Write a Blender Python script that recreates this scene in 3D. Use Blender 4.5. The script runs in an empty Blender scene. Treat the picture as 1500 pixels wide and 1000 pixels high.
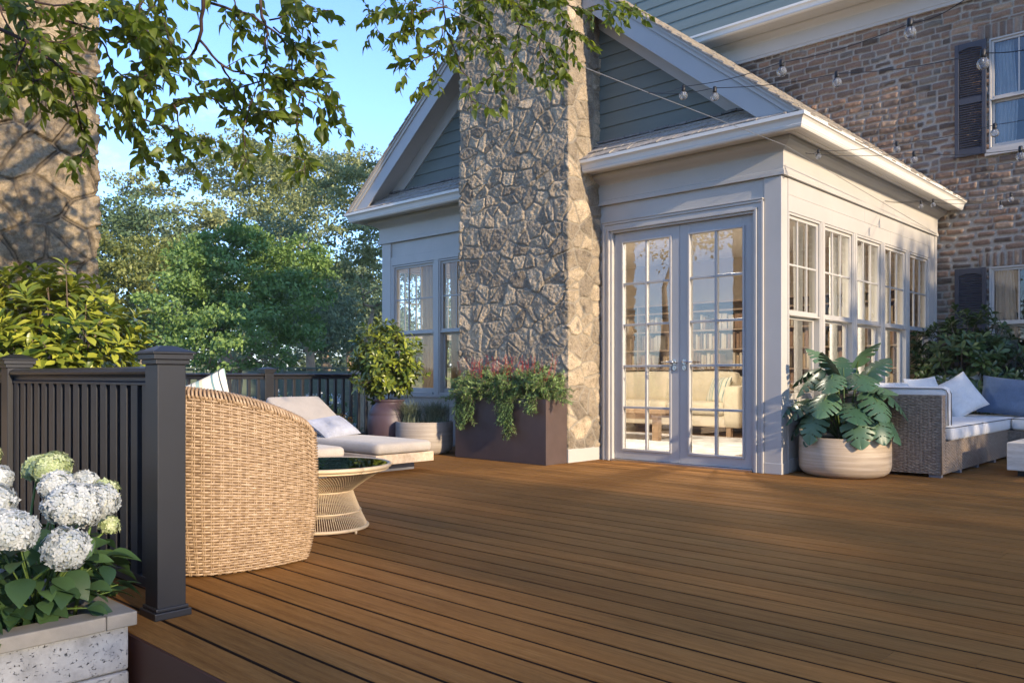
import bpy, math, random
import numpy as np
from mathutils import Vector, Matrix, Euler
R = math.radians
sc = bpy.context.scene
col = sc.collection

# ------------------------------------------------------------------ camera, sky, sun, exposure
CAM_H = 0.90
AX, AS = 0.7302, 0.6832           # camera right = (AX, AS), forward = (-AS, AX)
cam_d = bpy.data.cameras.new('camera'); cam = bpy.data.objects.new('camera', cam_d); col.objects.link(cam)
cam.location = (0, 0, CAM_H)
cam.rotation_euler = (R(90), 0, math.atan2(AS, AX))
cam_d.sensor_width = 36; cam_d.lens = 1207/1500*36
cam_d.shift_y = 51/1500
cam_d.clip_start = 0.05; cam_d.clip_end = 900
sc.camera = cam

SUN_EL, SUN_AZ = 17.0, -7.0      # azimuth measured from +x
sv = Vector((math.cos(R(SUN_EL))*math.cos(R(SUN_AZ)), math.cos(R(SUN_EL))*math.sin(R(SUN_AZ)), math.sin(R(SUN_EL))))
w = bpy.data.worlds.new('World'); sc.world = w; w.use_nodes = True
nt = w.node_tree; nt.nodes.clear()
sky = nt.nodes.new('ShaderNodeTexSky'); sky.sky_type = 'NISHITA'; sky.sun_disc = False
sky.sun_elevation = R(SUN_EL); sky.sun_rotation = R(90-SUN_AZ)
sky.air_density = 1.0; sky.dust_density = 0.2; sky.ozone_density = 4.6
bg = nt.nodes.new('ShaderNodeBackground'); bg.inputs[1].default_value = 0.15
wo = nt.nodes.new('ShaderNodeOutputWorld')
# thin cirrus drifting in the sky itself
tcn = nt.nodes.new('ShaderNodeTexCoord'); mp = nt.nodes.new('ShaderNodeMapping'); mp.inputs['Scale'].default_value = (2.0, 5.0, 9.0)
nz = nt.nodes.new('ShaderNodeTexNoise'); nz.inputs['Scale'].default_value = 1.3; nz.inputs['Detail'].default_value = 9; nz.inputs['Roughness'].default_value = .62
rp = nt.nodes.new('ShaderNodeValToRGB'); rp.color_ramp.elements[0].position = .56; rp.color_ramp.elements[1].position = .78
rp.color_ramp.elements[1].color = (.42, .42, .42, 1)
mx = nt.nodes.new('ShaderNodeMixRGB'); mx.inputs[2].default_value = (5.6, 6.2, 7.4, 1)
L = nt.links
L.new(tcn.outputs['Generated'], mp.inputs[0]); L.new(mp.outputs[0], nz.inputs[0]); L.new(nz.outputs[0], rp.inputs[0])
tn = nt.nodes.new('ShaderNodeMixRGB'); tn.blend_type = 'MULTIPLY'; tn.inputs[0].default_value = 1; tn.inputs[2].default_value = (.97, .92, 1.04, 1)
L.new(sky.outputs[0], tn.inputs[1]); L.new(rp.outputs[0], mx.inputs[0]); L.new(tn.outputs[0], mx.inputs[1]); L.new(mx.outputs[0], bg.inputs[0]); L.new(bg.outputs[0], wo.inputs[0])
sd = bpy.data.lights.new('sun', 'SUN'); sd.energy = 2.7; sd.angle = R(0.8); sd.color = (1.0, .80, .56)
so = bpy.data.objects.new('sun', sd); col.objects.link(so); so.rotation_euler = sv.to_track_quat('Z', 'Y').to_euler(); so.location = (30, -5, 12)
sc.view_settings.view_transform = 'Standard'; sc.view_settings.look = 'None'; sc.view_settings.gamma = 1
sc.view_settings.exposure = 1.5
sc.cycles.max_bounces = 8; sc.cycles.transparent_max_bounces = 24
sc.cycles.diffuse_bounces = 4; sc.cycles.glossy_bounces = 4
sc.cycles.use_denoising = True

# ------------------------------------------------------------------ helpers
def px(x, y, d):
    "a point of the scene seen at photo pixel (x, y) at distance d along the view axis"
    r = (x-750)/1207*d; u = (551-y)/1207*d
    return Vector((AX*r-AS*d, AS*r+AX*d, CAM_H+u))

def new_obj(name, me, parent=None, world=True):
    o = bpy.data.objects.new(name, me); col.objects.link(o)
    if parent is not None:
        o.parent = parent
        if world and parent.type == 'EMPTY': o.location = -parent.location
    return o

def tag(o, label=None, cat=None, group=None, kind=None):
    if label: o['label'] = label
    if cat: o['category'] = cat
    if group: o['group'] = group
    if kind: o['kind'] = kind
    return o

def empty(name, loc, label, cat, group=None):
    o = bpy.data.objects.new(name, None); col.objects.link(o); o.location = loc; o.empty_display_size = .1
    return tag(o, label, cat, group)

def copy_tree(o, parent=None):
    c = o.copy(); col.objects.link(c); c.parent = parent
    if parent is not None:
        c.matrix_parent_inverse = o.matrix_parent_inverse.copy()
    for ch in o.children: copy_tree(ch, c)
    return c

class MB:
    def __init__(s): s.v = []; s.f = []; s.sm = []
    def add(s, vs, fs, smooth=False):
        n = len(s.v); s.v += [tuple(p) for p in vs]; s.f += [tuple(i+n for i in f) for f in fs]; s.sm += [smooth]*len(fs)
        return s
    def box(s, x0, x1, y0, y1, z0, z1, M=None):
        vs = [Vector((x, y, z)) for z in (z0, z1) for y in (y0, y1) for x in (x0, x1)]
        if M is not None: vs = [M @ p for p in vs]
        return s.add(vs, [(0,2,3,1), (4,5,7,6), (0,1,5,4), (2,6,7,3), (0,4,6,2), (1,3,7,5)])
    def prism(s, poly, d):
        "poly: list of 3d points, extruded by vector d"
        n = len(poly); d = Vector(d)
        vs = [Vector(p) for p in poly] + [Vector(p)+d for p in poly]
        return s.add(vs, [tuple(range(n))[::-1], tuple(range(n, 2*n))] + [(i, (i+1) % n, (i+1) % n+n, i+n) for i in range(n)])
    def tube(s, pts, rad, seg=6, smooth=True, cap=True):
        pts = [Vector(p) for p in pts]
        if not hasattr(rad, '__len__'): rad = [rad]*len(pts)
        vs = []; fs = []; n = len(pts); ref = None
        for i, p in enumerate(pts):
            t = (pts[min(i+1, n-1)]-pts[max(i-1, 0)])
            if t.length < 1e-9: t = Vector((0, 0, 1))
            t.normalize()
            if ref is None:
                ref = Vector((0, 0, 1)) if abs(t.z) < .9 else Vector((1, 0, 0))
            a = (ref - t*ref.dot(t)); a.normalize(); b = t.cross(a); ref = a
            for k in range(seg):
                an = 2*math.pi*k/seg
                vs.append(p+(a*math.cos(an)+b*math.sin(an))*rad[i])
        for i in range(n-1):
            for k in range(seg):
                k2 = (k+1) % seg
                fs.append((i*seg+k, i*seg+k2, (i+1)*seg+k2, (i+1)*seg+k))
        if cap: fs.append(tuple(range(seg))[::-1]); fs.append(tuple((n-1)*seg+k for k in range(seg)))
        return s.add(vs, fs, smooth)
    def lathe(s, prof, seg=32, c=(0, 0, 0), smooth=True):
        vs = []; fs = []; n = len(prof)
        for r, z in prof:
            for k in range(seg):
                a = 2*math.pi*k/seg; vs.append((c[0]+r*math.cos(a), c[1]+r*math.sin(a), c[2]+z))
        for i in range(n-1):
            for k in range(seg):
                k2 = (k+1) % seg
                fs.append((i*seg+k, i*seg+k2, (i+1)*seg+k2, (i+1)*seg+k))
        if prof[0][0] > 1e-4: fs.append(tuple(range(seg))[::-1])
        if prof[-1][0] > 1e-4: fs.append(tuple((n-1)*seg+k for k in range(seg)))
        return s.add(vs, fs, smooth)
    def sweep(s, prof, path, closed=False):
        "prof: (outward, z) points; path: (x, y) corners walked with the outside on the right; mitred"
        n = len(path); m = len(prof); P = [Vector(p) for p in path]; vs = []; fs = []
        for i, p in enumerate(P):
            d0 = (P[i]-P[i-1]).normalized() if i > 0 else (P[1]-P[0]).normalized()
            d1 = (P[i+1]-P[i]).normalized() if i < n-1 else d0
            n0 = Vector((d0.y, -d0.x)); n1 = Vector((d1.y, -d1.x)); b = n0+n1; b = b/(b.dot(n0))
            for o, z in prof: vs.append((p.x+b.x*o, p.y+b.y*o, z))
        for i in range(n-1):
            for k in range(m):
                k2 = (k+1) % m
                fs.append((i*m+k, (i+1)*m+k, (i+1)*m+k2, i*m+k2))
        fs.append(tuple(range(m))); fs.append(tuple((n-1)*m+k for k in range(m))[::-1])
        return s.add(vs, fs)
    def build(s, name, mat, parent=None, bevel=0, world=True, attrs=None, seg=2):
        me = bpy.data.meshes.new(name); me.from_pydata(s.v, [], s.f); me.update()
        me.polygons.foreach_set('use_smooth', s.sm)
        if mat: me.materials.append(mat)
        o = new_obj(name, me, parent, world)
        if bevel:
            b = o.modifiers.new('bevel', 'BEVEL'); b.width = bevel; b.segments = seg; b.limit_method = 'ANGLE'; b.angle_limit = R(40)
            b.harden_normals = False
        return o

def np_mesh(name, V, F, mat, parent=None, smooth=False, attrs=None, world=True):
    V = np.asarray(V, dtype=np.float32); F = np.asarray(F, dtype=np.int32)
    me = bpy.data.meshes.new(name); me.vertices.add(len(V)); me.vertices.foreach_set('co', V.ravel())
    k = F.shape[1]; me.loops.add(F.size); me.loops.foreach_set('vertex_index', F.ravel())
    me.polygons.add(len(F)); me.polygons.foreach_set('loop_start', np.arange(0, F.size, k, dtype=np.int32))
    try: me.polygons.foreach_set('loop_total', np.full(len(F), k, dtype=np.int32))
    except Exception: pass
    me.polygons.foreach_set('use_smooth', np.full(len(F), smooth))
    for an, arr in (attrs or {}).items():
        a = me.attributes.new(an, 'FLOAT', 'POINT'); a.data.foreach_set('value', np.asarray(arr, dtype=np.float32))
    me.update(calc_edges=True); me.validate()
    if mat: me.materials.append(mat)
    return new_obj(name, me, parent, world)

def vnoise(x, y, scale, seed=0):
    x = np.asarray(x)*scale; y = np.asarray(y)*scale
    xi = np.floor(x).astype(int); yi = np.floor(y).astype(int); fx = x-xi; fy = y-yi
    fx = fx*fx*(3-2*fx); fy = fy*fy*(3-2*fy)
    def h(a, b):
        n = (a*374761393 + b*668265263 + seed*974634777) & 0x7fffffff
        n = ((n ^ (n >> 13))*1274126177) & 0x7fffffff
        return ((n ^ (n >> 16)) & 0xffff)/65535.
    return (h(xi, yi)*(1-fx)+h(xi+1, yi)*fx)*(1-fy)+(h(xi, yi+1)*(1-fx)+h(xi+1, yi+1)*fx)*fy
def fbm(x, y, scale, seed=0, oct=4, rough=.5):
    t = 0; a = 1; s = 0
    for i in range(oct): t = t+a*vnoise(x, y, scale*2**i, seed+i*17); s += a; a *= rough
    return t/s
def sstep(a, b, x):
    t = np.clip((x-a)/(b-a), 0, 1); return t*t*(3-2*t)

# ------------------------------------------------------------------ materials
def nodes_of(name):
    m = bpy.data.materials.new(name); m.use_nodes = True; nt = m.node_tree
    b = nt.nodes['Principled BSDF']; return m, nt, b
def setp(b, **k):
    for n, v in k.items():
        i = b.inputs[n.replace('_', ' ')]
        i.default_value = v
def ramp(nt, fac, stops):
    r = nt.nodes.new('ShaderNodeValToRGB'); cr = r.color_ramp
    while len(cr.elements) > 1: cr.elements.remove(cr.elements[-1])
    cr.elements[0].position = stops[0][0]; cr.elements[0].color = (*stops[0][1], 1)
    for p, c in stops[1:]:
        e = cr.elements.new(p); e.color = (*c, 1)
    nt.links.new(fac, r.inputs[0]); return r.outputs[0]
def noise(nt, scale, detail=4, rough=.55, vec=None, sc3=None, dist=0):
    n = nt.nodes.new('ShaderNodeTexNoise'); n.inputs['Scale'].default_value = scale; n.inputs['Detail'].default_value = detail
    n.inputs['Roughness'].default_value = rough; n.inputs['Distortion'].default_value = dist
    if vec is None:
        tc = nt.nodes.new('ShaderNodeTexCoord'); vec = tc.outputs['Object']
    if sc3:
        mp = nt.nodes.new('ShaderNodeMapping'); mp.inputs['Scale'].default_value = sc3; nt.links.new(vec, mp.inputs[0]); vec = mp.outputs[0]
    nt.links.new(vec, n.inputs[0]); return n.outputs[0]
def mixc(nt, fac, a, b, mode='MIX'):
    m = nt.nodes.new('ShaderNodeMixRGB'); m.blend_type = mode
    for i, v in ((0, fac), (1, a), (2, b)):
        if isinstance(v, (int, float)): m.inputs[i].default_value = v
        elif isinstance(v, tuple): m.inputs[i].default_value = (*v, 1)
        else: nt.links.new(v, m.inputs[i])
    return m.outputs[0]
def bump(nt, b, h, strength=.3, dist=.01):
    bn = nt.nodes.new('ShaderNodeBump'); bn.inputs['Strength'].default_value = strength; bn.inputs['Distance'].default_value = dist
    nt.links.new(h, bn.inputs['Height']); nt.links.new(bn.outputs[0], b.inputs['Normal'])
def attr(nt, name):
    a = nt.nodes.new('ShaderNodeAttribute'); a.attribute_name = name; return a.outputs['Fac']

def mat_plain(name, c, rough=.5, var=.12, nscale=6, bstr=.15, bscale=120, sc3=None, spec=.4, metal=0):
    m, nt, b = nodes_of(name)
    c0 = tuple(x*(1-var) for x in c); c1 = tuple(min(1, x*(1+var)) for x in c)
    n = noise(nt, nscale, 5, .6, sc3=sc3)
    nt.links.new(ramp(nt, n, [(.3, c0), (.7, c1)]), b.inputs['Base Color'])
    setp(b, Roughness=rough, Metallic=metal); b.inputs['Specular IOR Level'].default_value = spec
    if bstr: bump(nt, b, noise(nt, bscale, 3, .6, sc3=sc3), bstr, .002)
    return m

def mat_stone(name, c_lo, c_hi, mortar, speck=.5):
    "stone faces, mortar and the dark crack round each stone come from mesh attributes"
    m, nt, b = nodes_of(name)
    cell = attr(nt, 'cell'); mo = attr(nt, 'mortar')
    n1 = noise(nt, 9, 8, .7); n2 = noise(nt, 70, 6, .75)
    base = ramp(nt, cell, [(0, c_lo), (.45, tuple((a+b2)/2 for a, b2 in zip(c_lo, c_hi))), (.8, c_hi), (1, tuple(x*.8 for x in c_lo))])
    base = mixc(nt, .75, base, ramp(nt, n1, [(.32, (.45, .43, .40)), (.5, (.95, .93, .9)), (.72, (1.25, 1.2, 1.12))]), 'MULTIPLY')
    base = mixc(nt, speck, base, ramp(nt, n2, [(.38, (.38, .36, .33)), (.50, (.95, .95, .95)), (.62, (1.45, 1.38, 1.25))]), 'MULTIPLY')  # stone grain, with specks of grazing sun put into the colour
    mc = mixc(nt, .6, mortar, ramp(nt, n2, [(.3, (.7, .7, .7)), (.7, (1.15, 1.15, 1.15))]), 'MULTIPLY')
    ck = attr(nt, 'crack')
    full = mixc(nt, mo, base, mc)
    nt.links.new(mixc(nt, ck, full, (.08, .07, .055)), b.inputs['Base Color'])
    setp(b, Roughness=.93); b.inputs['Specular IOR Level'].default_value = .2
    bump(nt, b, noise(nt, 60, 8, .8), 1.0, .030)
    return m

def mat_leaf(name, c_dark, c_light, rough=.42, transl=.28, tcol=None, back=None):
    "per-leaf colour from the mesh attribute 'rnd'"
    m, nt, b = nodes_of(name)
    r = attr(nt, 'rnd')
    cc = ramp(nt, r, [(0, c_dark), (.65, tuple((a+b2)/2 for a, b2 in zip(c_dark, c_light))), (1, c_light)])
    nt.links.new(cc, b.inputs['Base Color']); setp(b, Roughness=rough); b.inputs['Specular IOR Level'].default_value = .45
    t = nt.nodes.new('ShaderNodeBsdfTranslucent')
    tc = tcol or tuple(min(1, x*k) for x, k in zip(c_light, (2.2, 2.0, 1.0)))
    nt.links.new(mixc(nt, .5, cc, tc), t.inputs[0])
    ms = nt.nodes.new('ShaderNodeMixShader'); ms.inputs[0].default_value = transl
    out = nt.nodes['Material Output']
    nt.links.new(b.outputs[0], ms.inputs[1]); nt.links.new(t.outputs[0], ms.inputs[2]); nt.links.new(ms.outputs[0], out.inputs[0])
    return m

def mat_glass(name, ior=1.75, tint=(.96, .98, .97), wav=.02):
    m, nt, b = nodes_of(name); nt.nodes.remove(b)
    t = nt.nodes.new('ShaderNodeBsdfTransparent'); t.inputs[0].default_value = (*tint, 1)
    g = nt.nodes.new('ShaderNodeBsdfGlossy'); g.inputs['Roughness'].default_value = 0.0
    f = nt.nodes.new('ShaderNodeFresnel'); f.inputs[0].default_value = ior
    ms = nt.nodes.new('ShaderNodeMixShader')
    bn = nt.nodes.new('ShaderNodeBump'); bn.inputs['Strength'].default_value = wav; bn.inputs['Distance'].default_value = .02
    nt.links.new(noise(nt, 1.6, 1, .4), bn.inputs['Height']); nt.links.new(bn.outputs[0], g.inputs['Normal'])
    nt.links.new(f.outputs[0], ms.inputs[0]); nt.links.new(t.outputs[0], ms.inputs[1]); nt.links.new(g.outputs[0], ms.inputs[2])
    nt.links.new(ms.outputs[0], nt.nodes['Material Output'].inputs[0])
    return m

def mat_wood(name, c0, c1, c2, axis=(1, 12, 12), rough=.6, scale=3, bstr=.25):
    m, nt, b = nodes_of(name)
    n = noise(nt, scale, 8, .65, sc3=axis, dist=.6); n2 = noise(nt, scale*6, 4, .6, sc3=axis)
    c = ramp(nt, n, [(.28, c0), (.5, c1), (.72, c2)])
    c = mixc(nt, .35, c, ramp(nt, n2, [(.35, (.7, .68, .65)), (.6, (1.1, 1.1, 1.1))]), 'MULTIPLY')
    nt.links.new(c, b.inputs['Base Color']); setp(b, Roughness=rough)
    bump(nt, b, n2, bstr, .003)
    return m

def mat_fabric(name, c, var=.08, wscale=260, rough=.95, bstr=.5):
    m, nt, b = nodes_of(name)
    tc = nt.nodes.new('ShaderNodeTexCoord')
    n = noise(nt, 5, 5, .6); n2 = noise(nt, wscale, 2, .5, sc3=(1, .25, 1))
    cc = ramp(nt, n, [(.3, tuple(x*(1-var) for x in c)), (.7, tuple(min(1, x*(1+var)) for x in c))])
    cc = mixc(nt, .45, cc, ramp(nt, n2, [(.3, (.78, .78, .78)), (.7, (1.12, 1.12, 1.12))]), 'MULTIPLY')
    nt.links.new(cc, b.inputs['Base Color']); setp(b, Roughness=rough); b.inputs['Specular IOR Level'].default_value = .15
    b.inputs['Sheen Weight'].default_value = .2
    n3 = noise(nt, 9, 4, .6)
    add = nt.nodes.new('ShaderNodeMath'); add.operation = 'ADD'; nt.links.new(n2, add.inputs[0])
    mu = nt.nodes.new('ShaderNodeMath'); mu.operation = 'MULTIPLY'; mu.inputs[1].default_value = 3; nt.links.new(n3, mu.inputs[0]); nt.links.new(mu.outputs[0], add.inputs[1])
    bump(nt, b, add.outputs[0], bstr, .004)
    return m

M = {}
M['trim'] = mat_plain('trim_paint', (.455, .435, .40), .45, .05, 2.2, .25, 40, sc3=(1, 1, 1))
M['door'] = mat_plain('door_paint', (.40, .395, .385), .4, .05, 2.0, .15, 60)
M['gutter'] = mat_plain('gutter_paint', (.74, .71, .65), .35, .05, 1.5, .05, 60)
M['soffit'] = mat_plain('soffit_paint', (.60, .58, .53), .55, .05, 1.5, .1, 60)
M['siding'] = mat_plain('lap_siding_paint', (.135, .155, .135), .55, .08, 3, .35, 45, sc3=(.25, .25, 3))
M['siding2'] = mat_plain('pale_siding_paint', (.155, .195, .185), .55, .08, 3, .35, 45, sc3=(.25, .25, 3))
M['rail'] = mat_plain('railing_composite', (.017, .018, .022), .42, .08, 3, .08, 200)
M['shutter'] = mat_plain('shutter_paint', (.045, .048, .062), .5, .1, 3, .1, 80)
M['stone'] = mat_stone('fieldstone', (.32, .275, .215), (.70, .58, .42), (.44, .385, .30))
M['stone2'] = mat_stone('sunny_fieldstone', (.42, .34, .235), (.62, .51, .35), (.36, .29, .20), .35)
M['shake'] = mat_wood('cedar_shakes', (.20, .175, .15), (.33, .30, .26), (.46, .42, .37), (8, 1.2, 8), .85, 4, .6)
M['glass'] = mat_glass('window_glass', 2.7)
M['glass_bay'] = mat_glass('bay_window_glass', 1.75)
M['glass_dim'] = mat_glass('dim_window_glass', 2.2, (.9, .92, .93))
M['plaster'] = mat_plain('interior_plaster', (.52, .44, .35), .8, .05, 2, .1, 60)
M['ceiling'] = mat_plain('interior_ceiling', (.7, .66, .6), .8, .03, 2, .05, 60)
M['intfloor'] = mat_wood('interior_floor_oak', (.22, .14, .08), (.30, .20, .12), (.38, .26, .16), (1, 10, 10), .4, 2)
M['intwood'] = mat_wood('bookcase_wood', (.26, .18, .12), (.36, .26, .18), (.42, .32, .22), (2, 2, 12), .55, 2)
M['tablewood'] = mat_wood('coffee_table_wood', (.30, .19, .11), (.40, .27, .17), (.47, .33, .21), (2, 12, 12), .5, 2)
M['cream_fab'] = mat_fabric('cream_upholstery', (.72, .63, .47))
M['curtain'] = mat_fabric('tan_curtain', (.62, .48, .33), .06, 180)
M['curtain_w'] = mat_fabric('white_sheer_curtain', (.78, .78, .78), .05, 180)
M['lounge_fab'] = mat_fabric('beige_canvas', (.43, .385, .33))
M['white_fab'] = mat_fabric('white_canvas', (.70, .68, .65), .04)
M['blue_fab'] = mat_fabric('blue_linen', (.085, .125, .20), .15, 120)
M['grey_fab'] = mat_fabric('grey_woven', (.36, .38, .44), .2, 90)
M['piping'] = mat_plain('dark_piping', (.12, .11, .10), .8)
M['metal'] = mat_plain('brushed_nickel', (.55, .55, .56), .25, .05, 8, .05, 90, metal=1)
M['cable'] = mat_plain('steel_cable', (.5, .5, .5), .35, .05, 8, 0, metal=.8)
M['black'] = mat_plain('black_rubber', (.012, .012, .013), .5, .1)
M['foot'] = mat_plain('grey_foot', (.16, .16, .18), .4, .1)
M['teak'] = mat_wood('pale_teak', (.42, .31, .20), (.55, .43, .30), (.66, .54, .40), (1.5, 8, 8), .6, 3)
M['bowlwood'] = mat_wood('pale_grained_bowl', (.34, .25, .16), (.48, .37, .25), (.58, .47, .34), (.5, .5, 16), .6, 2.2, .2)
M['bowl2'] = mat_wood('grey_grained_bowl', (.22, .185, .15), (.31, .265, .215), (.38, .33, .27), (.5, .5, 16), .6, 2.2, .2)
M['corten'] = mat_plain('weathered_steel', (.075, .050, .043), .55, .12, 5, .2, 120)
M['jar'] = mat_plain('plum_glazed_clay', (.070, .046, .055), .45, .15, 6, .25, 60)
M['soil'] = mat_plain('potting_soil', (.02, .014, .010), .95, .3, 20, 1, 40)
M['rattan'] = mat_wood('honey_rattan', (.20, .128, .07), (.345, .235, .135), (.49, .36, .23), (14, 14, 14), .45, 2.5, .2)
M['rattan_dark'] = mat_plain('rattan_shadow_cane', (.13, .07, .035), .6, .2)
M['rattan_pale'] = mat_plain('pale_cane', (.62, .47, .29), .45, .1)
M['wicker'] = mat_wood('grey_brown_wicker', (.17, .125, .09), (.26, .20, .15), (.38, .31, .24), (14, 14, 14), .45, 2.5, .2)
M['wicker_dark'] = mat_plain('wicker_backing', (.06, .042, .03), .7, .2)
M['limestone'] = mat_plain('cast_stone_cap', (.25, .23, .20), .8, .14, 9, .4, 60)
M['bark'] = mat_wood('grey_bark', (.07, .05, .035), (.12, .09, .065), (.18, .14, .10), (6, 6, 1.5), .9, 4, .9)
M['bark_far'] = mat_wood('tan_bark', (.22, .16, .10), (.36, .27, .18), (.50, .39, .27), (3, 3, 1), .9, 2, .9)
M['twig'] = mat_plain('twig_bark', (.06, .035, .03), .8, .2)
M['stem'] = mat_plain('green_stem', (.10, .16, .035), .5, .2)
M['fence'] = mat_plain('green_fence_paint', (.10, .125, .085), .6, .12, 3, .2, 30)
M['rug'] = mat_fabric('grey_rug', (.55, .53, .52), .35, 14, .95, 1)
M['tablestone'] = mat_wood('pale_travertine', (.50, .44, .36), (.62, .56, .48), (.72, .67, .60), (1, 1, 9), .6, 3)
M['white_petal'] = mat_leaf('white_petals', (.46, .50, .50), (.64, .65, .62), .6, .25, (.8, .82, .74))
M['green_petal'] = mat_leaf('green_white_petals', (.34, .42, .18), (.62, .66, .42), .6, .25, (.6, .7, .3))
M['core'] = mat_plain('flower_core', (.50, .53, .46), .9, .2, 30, 1, 150)
M['red_petal'] = mat_leaf('red_buds', (.28, .03, .025), (.48, .075, .05), .6, .2, (.7, .1, .05))
M['orange_petal'] = mat_leaf('orange_petals', (.55, .20, .03), (.7, .36, .05), .6, .2, (.8, .3, .05))
M['lf_tree'] = mat_leaf('overhead_leaves', (.022, .048, .010), (.17, .22, .022), .42, .46, (.55, .62, .03))
M['lf_laurel'] = mat_leaf('laurel_leaves', (.06, .11, .015), (.44, .46, .06), .33, .18, (.35, .42, .03))
M['lf_laurel2'] = mat_leaf('dark_laurel_leaves', (.03, .065, .02), (.11, .16, .05), .33, .12, (.12, .22, .03))
M['lf_jar'] = mat_leaf('jar_laurel_leaves', (.035, .07, .012), (.27, .31, .035), .33, .15, (.25, .34, .03))
M['lf_hyd'] = mat_leaf('hydrangea_leaves', (.022, .055, .022), (.08, .145, .045), .5, .2, (.2, .34, .05))
M['lf_monst'] = mat_leaf('monstera_leaves', (.045, .105, .055), (.11, .20, .105), .38, .16, (.18, .38, .06))
M['lf_rose'] = mat_leaf('rosemary_needles', (.06, .125, .035), (.33, .45, .14), .6, .15, (.2, .3, .08))
M['lf_grass'] = mat_leaf('tuft_blades', (.08, .11, .06), (.32, .36, .24), .6, .2, (.3, .34, .15))
M['lf_white'] = mat_leaf('pale_blossom', (.35, .42, .45), (.75, .78, .8), .6, .2, (.8, .8, .8))

def mat_bulb():
    m, nt, b = nodes_of('clear_bulb_glass'); nt.nodes.remove(b)
    t = nt.nodes.new('ShaderNodeBsdfTransparent'); t.inputs[0].default_value = (.93, .95, .97, 1)
    g = nt.nodes.new('ShaderNodeBsdfGlossy'); g.inputs['Roughness'].default_value = .02
    f = nt.nodes.new('ShaderNodeFresnel'); f.inputs[0].default_value = 1.5
    ms = nt.nodes.new('ShaderNodeMixShader'); nt.links.new(f.outputs[0], ms.inputs[0]); nt.links.new(t.outputs[0], ms.inputs[1]); nt.links.new(g.outputs[0], ms.inputs[2])
    dd = nt.nodes.new('ShaderNodeBsdfDiffuse'); dd.inputs[0].default_value = (.9, .92, .95, 1); m2 = nt.nodes.new('ShaderNodeMixShader'); m2.inputs[0].default_value = .08; nt.links.new(ms.outputs[0], m2.inputs[1]); nt.links.new(dd.outputs[0], m2.inputs[2])
    nt.links.new(m2.outputs[0], nt.nodes['Material Output'].inputs[0]); return m
M['bulb'] = mat_bulb()

def mat_brick():
    m, nt, b = nodes_of('old_brick')
    cell = attr(nt, 'cell'); mo = attr(nt, 'mortar')
    n1 = noise(nt, 3.2, 6, .65); n2 = noise(nt, 55, 6, .75); n3 = noise(nt, 1.1, 4, .6)
    base = ramp(nt, cell, [(0, (.10, .08, .065)), (.2, (.18, .135, .105)), (.45, (.27, .18, .13)), (.65, (.21, .165, .135)), (.8, (.33, .205, .135)), (.93, (.18, .165, .14)), (1, (.42, .30, .21))])
    base = mixc(nt, .7, base, ramp(nt, n1, [(.3, (.6, .6, .62)), (.55, (1, 1, 1)), (.75, (1.25, 1.2, 1.12))]), 'MULTIPLY')
    base = mixc(nt, .55, base, ramp(nt, n2, [(.35, (.5, .48, .45)), (.5, (1, 1, 1)), (.7, (1.3, 1.28, 1.22))]), 'MULTIPLY')
    mc = ramp(nt, n2, [(.3, (.30, .27, .225)), (.6, (.46, .42, .36))])
    c = mixc(nt, mo, base, mc)
    wsh = ramp(nt, n3, [(.55, (0, 0, 0)), (.75, (.5, .5, .5))])
    c = mixc(nt, wsh, c, (.33, .30, .26))
    nt.links.new(c, b.inputs['Base Color']); setp(b, Roughness=.95); b.inputs['Specular IOR Level'].default_value = .15
    bump(nt, b, noise(nt, 50, 8, .8), .9, .012)
    return m
M['brick'] = mat_brick()

def mat_deck():
    m, nt, b = nodes_of('deck_boards')
    r = attr(nt, 'rnd'); tc = nt.nodes.new('ShaderNodeTexCoord')
    mp = nt.nodes.new('ShaderNodeMapping'); nt.links.new(tc.outputs['Object'], mp.inputs[0])
    cmb = nt.nodes.new('ShaderNodeCombineXYZ'); mul = nt.nodes.new('ShaderNodeMath'); mul.operation = 'MULTIPLY'; mul.inputs[1].default_value = 37
    nt.links.new(r, mul.inputs[0]); nt.links.new(mul.outputs[0], cmb.inputs[0]); nt.links.new(cmb.outputs[0], mp.inputs['Location'])
    g1 = noise(nt, 2.2, 9, .68, vec=mp.outputs[0], sc3=(1, 22, 22), dist=.8)
    g2 = noise(nt, 14, 6, .7, vec=mp.outputs[0], sc3=(1, 9, 9))
    bl = noise(nt, .55, 3, .5, vec=tc.outputs['Object'])
    c = ramp(nt, g1, [(.25, (.135, .058, .014)), (.45, (.228, .106, .029)), (.6, (.268, .131, .038)), (.8, (.335, .178, .058))])
    g3 = noise(nt, 30, 5, .7, vec=mp.outputs[0], sc3=(.7, 14, 14))
    c = mixc(nt, .55, c, ramp(nt, g3, [(.36, (.62, .58, .55)), (.5, (1, 1, 1)), (.68, (1.18, 1.16, 1.12))]), 'MULTIPLY')
    c = mixc(nt, .6, c, ramp(nt, r, [(0, (.80, .76, .72)), (.5, (1, 1, 1)), (1, (1.16, 1.13, 1.1))]), 'MULTIPLY')
    c = mixc(nt, .5, c, ramp(nt, bl, [(.3, (.82, .8, .78)), (.7, (1.15, 1.15, 1.15))]), 'MULTIPLY')
    nt.links.new(c, b.inputs['Base Color'])
    rr = ramp(nt, g2, [(.3, (.62, .62, .62)), (.7, (.85, .85, .85))]); nt.links.new(rr, b.inputs['Roughness'])
    b.inputs['Specular IOR Level'].default_value = .08
    bump(nt, b, g2, .35, .004)
    return m
M['deck'] = mat_deck()

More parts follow.
